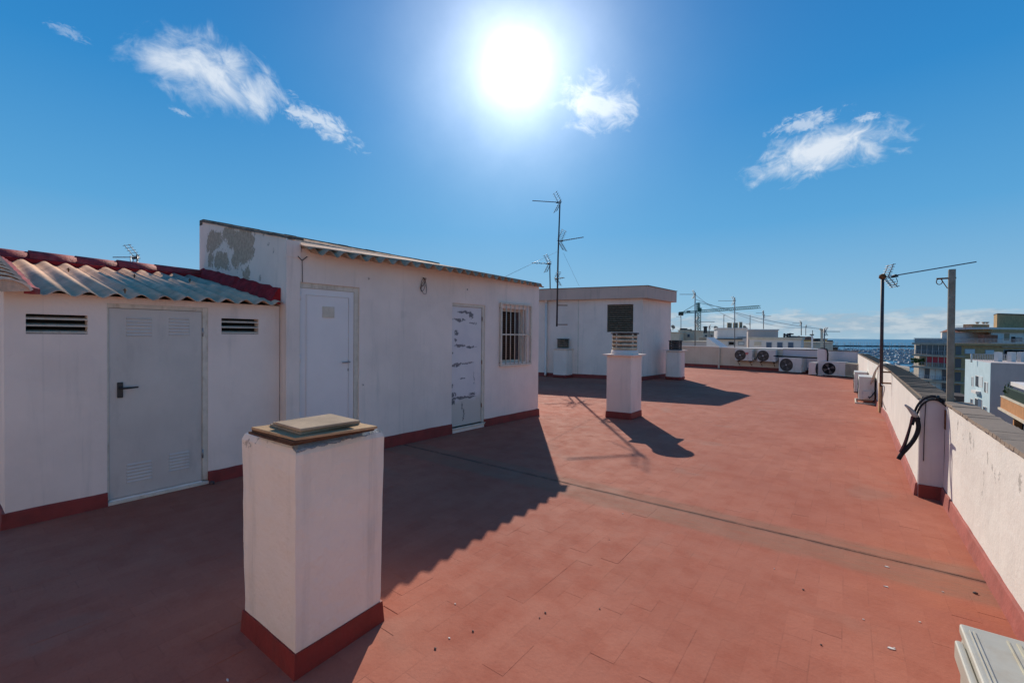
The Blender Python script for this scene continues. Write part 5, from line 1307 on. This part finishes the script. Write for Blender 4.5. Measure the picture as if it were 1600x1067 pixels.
mb = MB(); strip(mb, a, b, n, -1.2, 20, at(1560,514.4,108).z, at(1560,511.5,108).z, .2, 8.3); mb.build('roof_parapet', m_bwhite, ap)
s0, z1 = px_s(a, b, n, 1528, 523); s1, z0 = px_s(a, b, n, 1549, 535); mb = MB(); strip(mb, a, b, n, s0, s1, z0, z1, 1.2, .0); mb.build('brown_wall', m_terracotta, ap)
aa, bb = at(1558, 491, 116), at(1660, 489, 122); d = (v2(bb)-v2(aa)).normalized(); n3 = Vector((-d.y, d.x))
MB().prism([v2(aa), v2(bb), v2(bb)+bd*7, v2(aa)+bd*7], kz[0]+1, aa.z).build('lift_tower', m_brick, ap)
MB().prism([v2(aa)-n3*.1-d*.1, v2(bb)-n3*.1, v2(bb)+bd*7.1, v2(aa)+bd*7.1-d*.1], aa.z+.003, aa.z+.25).build('tower_cap', m_slab, ap)

# ================================================================== WHITE BLOCK AND BRICK HOUSE
wb = thing('white_block', 'pale modern block with bluish sunlit side and blank mauve wall', 'building', (at(1548,570,54).x, at(1548,570,54).y, GZ))
Wt = -1.2
def along(x, y, Z):                                  # sight line to a given height
    return on_z(x, y, Z)
wA, wB, wC = along(1514.5, 562, Wt), along(1548.5, 567.5, Wt), along(1640, 571, Wt)
dd_ = v2(wB)-v2(wA)
pA = v2(wB)-dd_.normalized()*13.5
fn = Vector((-(v2(wC)-v2(wB)).y, (v2(wC)-v2(wB)).x)).normalized()
MB().prism([v2(wB), v2(wC), v2(wC)+fn*14, pA], GZ, Wt).build('wall', m_bgrey, wb)
dn = dd_.normalized(); un = Vector((dn.y, -dn.x))
if un.dot(v2(wB)) > 0: un = -un
MB().prism([pA+un*.03, v2(wB)+un*.03-dn*.005, v2(wB)-dn*.005, pA], GZ, Wt+.01).build('blue_wall', m_bblue, wb)
def blue_px(x, y):
    d = ray(x, y); s_ = un.dot(v2(wB))/(un.x*d.x+un.y*d.y); p = EYE+d*s_; return (v2(p)-v2(wB)).dot(dn), p.z
def blue_box(name, x0, x1, y0, y1, mat, out, parent, o0=.031):
    s0, z1 = blue_px(x0, y0); s1, z0 = blue_px(x1, y1); p, q = v2(wB)+dn*s0, v2(wB)+dn*s1
    return MB().prism([p+un*o0, p+un*out, q+un*out, q+un*o0], z0, z1).build(name, mat, parent)
for (x0,x1,y0,y1) in [(1519,1521.5,588,604),(1525,1536,586,605.5),(1539,1544,596,614),(1517,1521,622,632),(1524,1535,621,641),(1537,1543,634,646)]:
    f = blue_box('window', x0, x1, y0, y1, m_bwhite, .06, wb); xm = x0+(x1-x0)*.45
    blue_box('pane', x0+.4, xm, y0+1, y1-1, m_glass, .075, f, .061); blue_box('shutter', xm+.3, x1-.4, y0+1.5, y1-2, m_bluewin if y0 > 615 else m_shut, .075, f, .061)
blue_box('ac_box', 1525.5, 1533, 609, 616, m_bwhite, .5, wb)
for (x0, x1, y0, y1) in [(1511,1515.5,562,580),(1510,1515.5,600,614)]:
    p, q = at(x0, y0, 66), at(x1, y0, 66); z0 = at(x0, y1, 66).z
    MB().prism([v2(p), v2(q), v2(q)+Vector((.6,1.6)), v2(p)+Vector((.6,1.6))], z0, p.z).build('balcony', m_bblue, wb)
MB().prism([v2(wB)-fn*.05, v2(wC)-fn*.05, v2(wC)+fn*.25, v2(wB)+fn*.25], Wt+.002, Wt+.10).build('coping', m_bwhite, wb)
MB().tube([at(1518, 553, 60), at(1518, 566, 60)], .10, 6).build('vent_pipe', m_bwhite, wb)
for x0, x1 in ((1559.5,1566.5),(1580.5,1588),(1595.5,1612)):
    p, q = at(x0, 550, 58), at(x1, 550, 58); dq = (v2(q)-v2(p)).normalized(); nq = Vector((-dq.y, dq.x))
    MB().prism([v2(p), v2(q), v2(q)+nq*.5, v2(p)+nq*.5], Wt-.5, p.z).build('roof_column', m_bwhite, wb)
p, q = at(1522, 562, 62), at(1600, 562, 60); zz0 = Wt+.05
rl = MB()
for k in range(30): c = p.lerp(q, k/29); rl.box((c.x-.03,c.y-.03,Wt-.3),(c.x+.03,c.y+.03,Wt+.85))
rl.bar((p.x,p.y,Wt+.87),(q.x,q.y,Wt+.87),.06); rl.build('roof_rail', m_rail, wb)

oh = thing('brick_house', 'orange brick house corner with green balcony rail and white awning', 'building', (at(1573,610,42).x, at(1573,610,42).y, GZ))
oz = -3.8
oA, oB = along(1572.5, 620, oz), along(1620, 641, oz)
od = (v2(oB)-v2(oA)).normalized(); on_ = Vector((-od.y, od.x))
if on_.dot(v2(oA)) < 0: on_ = -on_
def ob(name, s0, s1, z0, z1, o0, o1, mat, parent=oh):
    p, q = v2(oA)+od*s0, v2(oA)+od*s1
    return MB().prism([p-on_*o1, q-on_*o1, q-on_*o0, p-on_*o0], z0, z1).build(name, mat, parent)
OL = 16
ob('brick_wall', 0, OL, GZ, oz-.9, -8, -.6, m_orange)
ob('balcony_wall', -.1, OL, oz-1.05, oz, -.6, .35, m_orange); ob('ledge', -.35, OL, oz-1.25, oz-1.06, -.6, .50, m_bcream)
ob('balcony_coping', -.12, OL, oz+.002, oz+.10, -.2, .40, m_bcream)
rl = MB()
for k in range(60): p = v2(oA)+od*(k*.26)-on_*.1; rl.box((p.x-.05,p.y-.05,oz+.1),(p.x+.05,p.y+.05,oz+.95))
e = v2(oA)+od*OL-on_*.1; rl.bar((v2(oA)-on_*.1).to_3d()+Vector((0,0,oz+.98)), e.to_3d()+Vector((0,0,oz+.98)), .10); rl.build('balcony_rail', m_railg, oh)
ob('upper_wall', 0, OL, oz-.9, oz+.3, -8, -2.5, m_bgrey)
aw = ob('awning', 2.2, OL, oz+1.5, oz+1.62, -2.4, .1, m_bwhite); ob('awning_valance', 2.2, OL, oz+1.28, oz+1.5, .06, .10, m_bwhite)
f = ob('window', .9, 1.9, oz-3.6, oz-1.9, -.6, -.55, m_terracotta); ob('shutter', 1.3, 1.85, oz-3.5, oz-2.0, -.549, -.52, m_bwhite, f)
lg = ob('loggia', 2.6, 7, oz-4.0, oz-1.3, -.6, -.585, m_dark); ob('pier', 2.2, 2.6, oz-4.4, oz-1.26, -.6, -.1, m_orange, lg)
ob('window', 3.4, 5.2, oz-3.6, oz-2.0, -.58, -.55, m_rail); ob('pane', 3.5, 5.1, oz-3.5, oz-2.1, -.549, -.54, m_glass)
rl = MB()
for k in range(22): p = v2(oA)+od*(2.7+k*.2)-on_*.05; rl.box((p.x-.04,p.y-.04,oz-4.1),(p.x+.04,p.y+.04,oz-3.2))
rl.bar((v2(oA)+od*2.7-on_*.05).to_3d()+Vector((0,0,oz-3.2)), (v2(oA)+od*7-on_*.05).to_3d()+Vector((0,0,oz-3.2)), .08); rl.build('loggia_rail', m_railg, oh)
ob('ledge', -.2, OL, oz-4.3, oz-4.11, -.6, .4, m_bcream)
mb = MB(); p = v2(oA)+od*1.2-on_*.0
for k in range(26):
    a = random.uniform(0,6.28); r_ = random.uniform(.1,.5); q = Vector((p.x+r_*math.cos(a), p.y+r_*math.sin(a), oz+.5+random.uniform(0,1.0)))
    mb.add([q, q+Vector((random.uniform(-.25,.25),random.uniform(-.25,.25),.2)), q+Vector((random.uniform(-.2,.2),random.uniform(-.2,.2),-.15))], [(0,1,2)])
for k in range(5): mb.tube([(p.x,p.y,oz+.1),(p.x+random.uniform(-.3,.3),p.y+random.uniform(-.3,.3),oz+1.4)], .025, 4)
mb.single('balcony_plant', m_leaf, 'thin leafy plant on the orange house balcony', 'plant')
# grey flat roof canopy and low structures in the street gap
t = thing('street_canopy', 'dark flat roofed building down between the blocks', 'building', along(1500, 640, -9))
p, q = along(1488, 618, -7.5), along(1514, 620, -7.5)
MB().prism([v2(p), v2(q), v2(q)+Vector((0,6)), v2(p)+Vector((0,6))], GZ, -7.5).build('wall', m_slab, t)
t = thing('red_house', 'dark red house beside the marina behind the right parapet', 'building', at(1408, 592, 70))
p, q = at(1403, 577, 82), at(1420, 579.5, 78); r_d = v2(ray(1410, 531)).normalized(); d = (v2(q)-v2(p)).normalized()
MB().prism([v2(p), v2(q), v2(q)+r_d*6, v2(p)+r_d*6], GZ, q.z).build('wall', m_terracotta, t); MB().prism([v2(p)-d*2.6-r_d*.3, v2(q)-r_d*.3+d*.3, v2(q)+r_d*6.3+d*.3, v2(p)+r_d*6.3-d*2.6], q.z+.003, q.z+.5).build('roof', m_bandc, t)
# trees at the quay
def tree(px, py, depth, hgt, rad, lab):
    c = at(px, py, depth); t = thing('tree', lab, 'tree', (c.x, c.y, GZ), group='trees near the quay')
    MB().tube([(c.x,c.y,GZ),(c.x+.2,c.y,GZ+hgt*.4),(c.x,c.y,GZ+hgt*.75)], [.3,.22,.1], 7).build('trunk', m_boardedge, t)
    mb = MB(); rr = random.Random(int(px))
    for k in range(420):
        v = Vector((rr.gauss(0,.5), rr.gauss(0,.5), rr.gauss(0,.42)));
        if v.length > 1.15: continue
        q = Vector((c.x,c.y,GZ+hgt*.72)) + v*rad; s = rad*.14
        mb.add([q, q+Vector((rr.uniform(-s,s),rr.uniform(-s,s),rr.uniform(-s,s))), q+Vector((rr.uniform(-s,s),rr.uniform(-s,s),rr.uniform(-s,s)))], [(0,1,2)])
    mb.build('crown', m_leaf, t)
for px, dd, hh, rd, lab in [(1426,125,10,3.2,'dark leafy tree at the foot of the brick apartments'), (1431,118,8,2.6,'smaller tree tucked under the brick apartments'), (1420,150,7,2.4,'low tree by the water left of the brick apartments')]:
    tree(px, 590, dd, hh, rd, lab)

# ================================================================== MARINA
def make_boat(hm, sail):
    r = thing('sailing_boat' if sail else 'motor_boat', 'x', 'boat')
    L = 11 if sail else 10; mb = MB()
    st = [(-.5,.95,.0),(-.2,1.0,.0),(.15,.85,.05),(.38,.45,.2),(.5,.03,.35)]; vs = []
    for (f, w_, up) in st: vs += [(f*L,-w_*1.7,1.2+up),(f*L,-w_*1.1,0.0),(f*L,w_*1.1,0.0),(f*L,w_*1.7,1.2+up)]
    fs = [(i*4+k, i*4+k+1, i*4+k+5, i*4+k+4) for i in range(4) for k in range(3)] + [(i*4+3, i*4, i*4+4, i*4+7) for i in range(4)] + [(0,1,2,3)]
    mb.add(vs, fs); mb.build('hull', hm, r)
    cb = MB().prism([(-.28*L,-1.1),(.12*L,-.9),(.12*L,.9),(-.28*L,1.1)], 1.18, 1.9 if sail else 2.9, [(-.24*L,-.9),(.05*L,-.7),(.05*L,.7),(-.24*L,.9)]).build('cabin', m_hull, r)
    MB().prism([(-.22*L,-1.05),(.06*L,-.9),(.06*L,.9),(-.22*L,1.05)], 1.45 if sail else 2.0, 1.65 if sail else 2.4).build('cabin_window', m_boatg, cb)
    if sail:
        MB().tube([(.08*L,0,1.2),(.08*L,0,15.0)], .10, 5).build('mast', m_alu, r)
        MB().tube([(.08*L,0,2.6),(-.36*L,0,2.7)], .16, 5).build('boom', m_hullb if hm is m_hull else m_hull, r)
    return r
sail0 = make_boat(m_hull, True); mot0 = make_boat(m_hull, False); sailb = make_boat(m_hullb, True)
used = {'s': False, 'm': False, 'b': False}
rb = random.Random(11); nboat = 0
GR = 'boats moored in the marina'
rows = [(547,20), (548.6,18), (550.2,17), (552,15), (554,13), (556,11), (558.5,8), (561,7), (565,5), (569,4), (575,2)]
SW = GZ-1.0
for (py, cnt) in rows:
    for i in range(cnt):
        px = 1303 + (1436-1303)*(i+rb.uniform(.15,.85))/cnt + rb.uniform(-2,2)
        if py > 556: px = 1372 + (1436-1372)*(i+rb.uniform(.1,.9))/cnt
        if py > 567: px = 1398 + (1432-1398)*(i+rb.uniform(.1,.9))/cnt
        p = on_z(px, py+rb.uniform(-1.2,1.2), SW); kind = rb.choice('ssmsb' if py < 556 else 'smm')
        src = {'s': sail0, 'm': mot0, 'b': sailb}[kind]
        lab = {'s': 'white hulled sailing boat with bare mast moored in the distant marina', 'm': 'white motor boat without mast moored in the distant marina', 'b': 'dark blue hulled sailing boat moored in the distant marina'}[kind]
        grp = {'s': 'white sailing boats in the marina', 'm': 'motor boats in the marina', 'b': 'blue sailing boats in the marina'}[kind]
        if not used[kind]: o = src; used[kind] = True
        else: o = copy_tree(src)
        o.location = (p.x, p.y, SW-.15); o.rotation_euler = (0, 0, rb.choice([0.3, 3.4])+rb.gauss(0,.2)); o['label'] = lab; o['group'] = grp
        o.scale = (1,)*3 if py < 560 else (.85,)*3
# floating piers
for i, py in enumerate((550, 553.2, 557.2, 562)):
    a, b = on_z(1300 if py < 556 else 1365, py, SW), on_z(1440, py+.5, SW); d = (v2(b)-v2(a)).normalized(); n3 = Vector((-d.y, d.x))
    MB().prism([v2(a), v2(b), v2(b)+n3*2.5, v2(a)+n3*2.5], SW-.4, SW+.7).single('pier', m_bandc, ['farthest floating pier of the marina','second farthest floating pier of the marina','second nearest floating pier of the marina','nearest floating pier of the marina'][i], 'pier', group='floating piers of the marina')

# ================================================================== LITTER ON THE FLOOR
rl3 = random.Random(2)
wh = [(1386,885,.035,'large white flake lying on the gutter silt'),(1385,916,.035,'thin white flake just below the gutter joint'),(1392,1012,.045,'biggest white flake, beside a dark crumb'),(1349,967,.015,'small white flake midway along the right floor'),(1437,971,.018,'small white flake near the bottom right unit'),(1397,1011.5,.014,'tiny flake touching the biggest white flake'),(973,802,.015,'lone white speck near the middle of the gutter'),(711,943,.022,'white sliver close to the foreground pillar shadow'),(702,996,.02,'pale sliver below the white sliver near the pillar'),(1210,888,.012,'tiny white speck left of the gutter flakes'),(356,1062,.03,'white flake in the shade beside the foreground pillar'),(1473,924,.018,'pale flake on silt near the right parapet')]
for i, (px, py, s, lab) in enumerate(wh):
    p = on_z(px, py, .004); mb = MB(); n = 7; a0 = rl3.uniform(0,3); s *= .75
    pts = [(p.x+s*.5*math.cos(a0+2*math.pi*k/n)*rl3.uniform(.5,1.2), p.y+s*.25*math.sin(a0+2*math.pi*k/n)*rl3.uniform(.5,1.2)) for k in range(n)]
    mb.prism(pts, .002, .006); mb.single('paint_flake', m_pebble, lab, 'flake', group='white flakes on the red floor')
dk = [(852,957,.011,'upper dark crumb of the pair on the middle floor'),(843,965,.008,'lower dark crumb of the pair on the middle floor'),(739,986,.011,'dark crumb right of the pale slivers'),(680,1013,.012,'dark crumb nearest the foreground pillar'),(1255,921,.011,'dark crumb between gutter and bottom edge'),(1283,1007,.009,'dark crumb beside the biggest white flake'),(937,951,.008,'lone dark crumb in the middle floor'),(1524,927,.02,'black drain hole lump at the gutter end by the parapet')]
for px, py, s, lab in dk:
    p = on_z(px, py, .003); MB().ico((p.x,p.y,.002+s*.3), s*.6, (1.2,.8,.6)).single('pebble', m_mast, lab, 'pebble', group='dark crumbs on the red floor')
p = on_z(331, 757, 0); MB().ico((p.x,p.y,.02), .03, (1,1,.8)).single('pebble', m_mast, 'dark lump at the foot of the grey metal door', 'pebble', group='dark crumbs on the red floor')
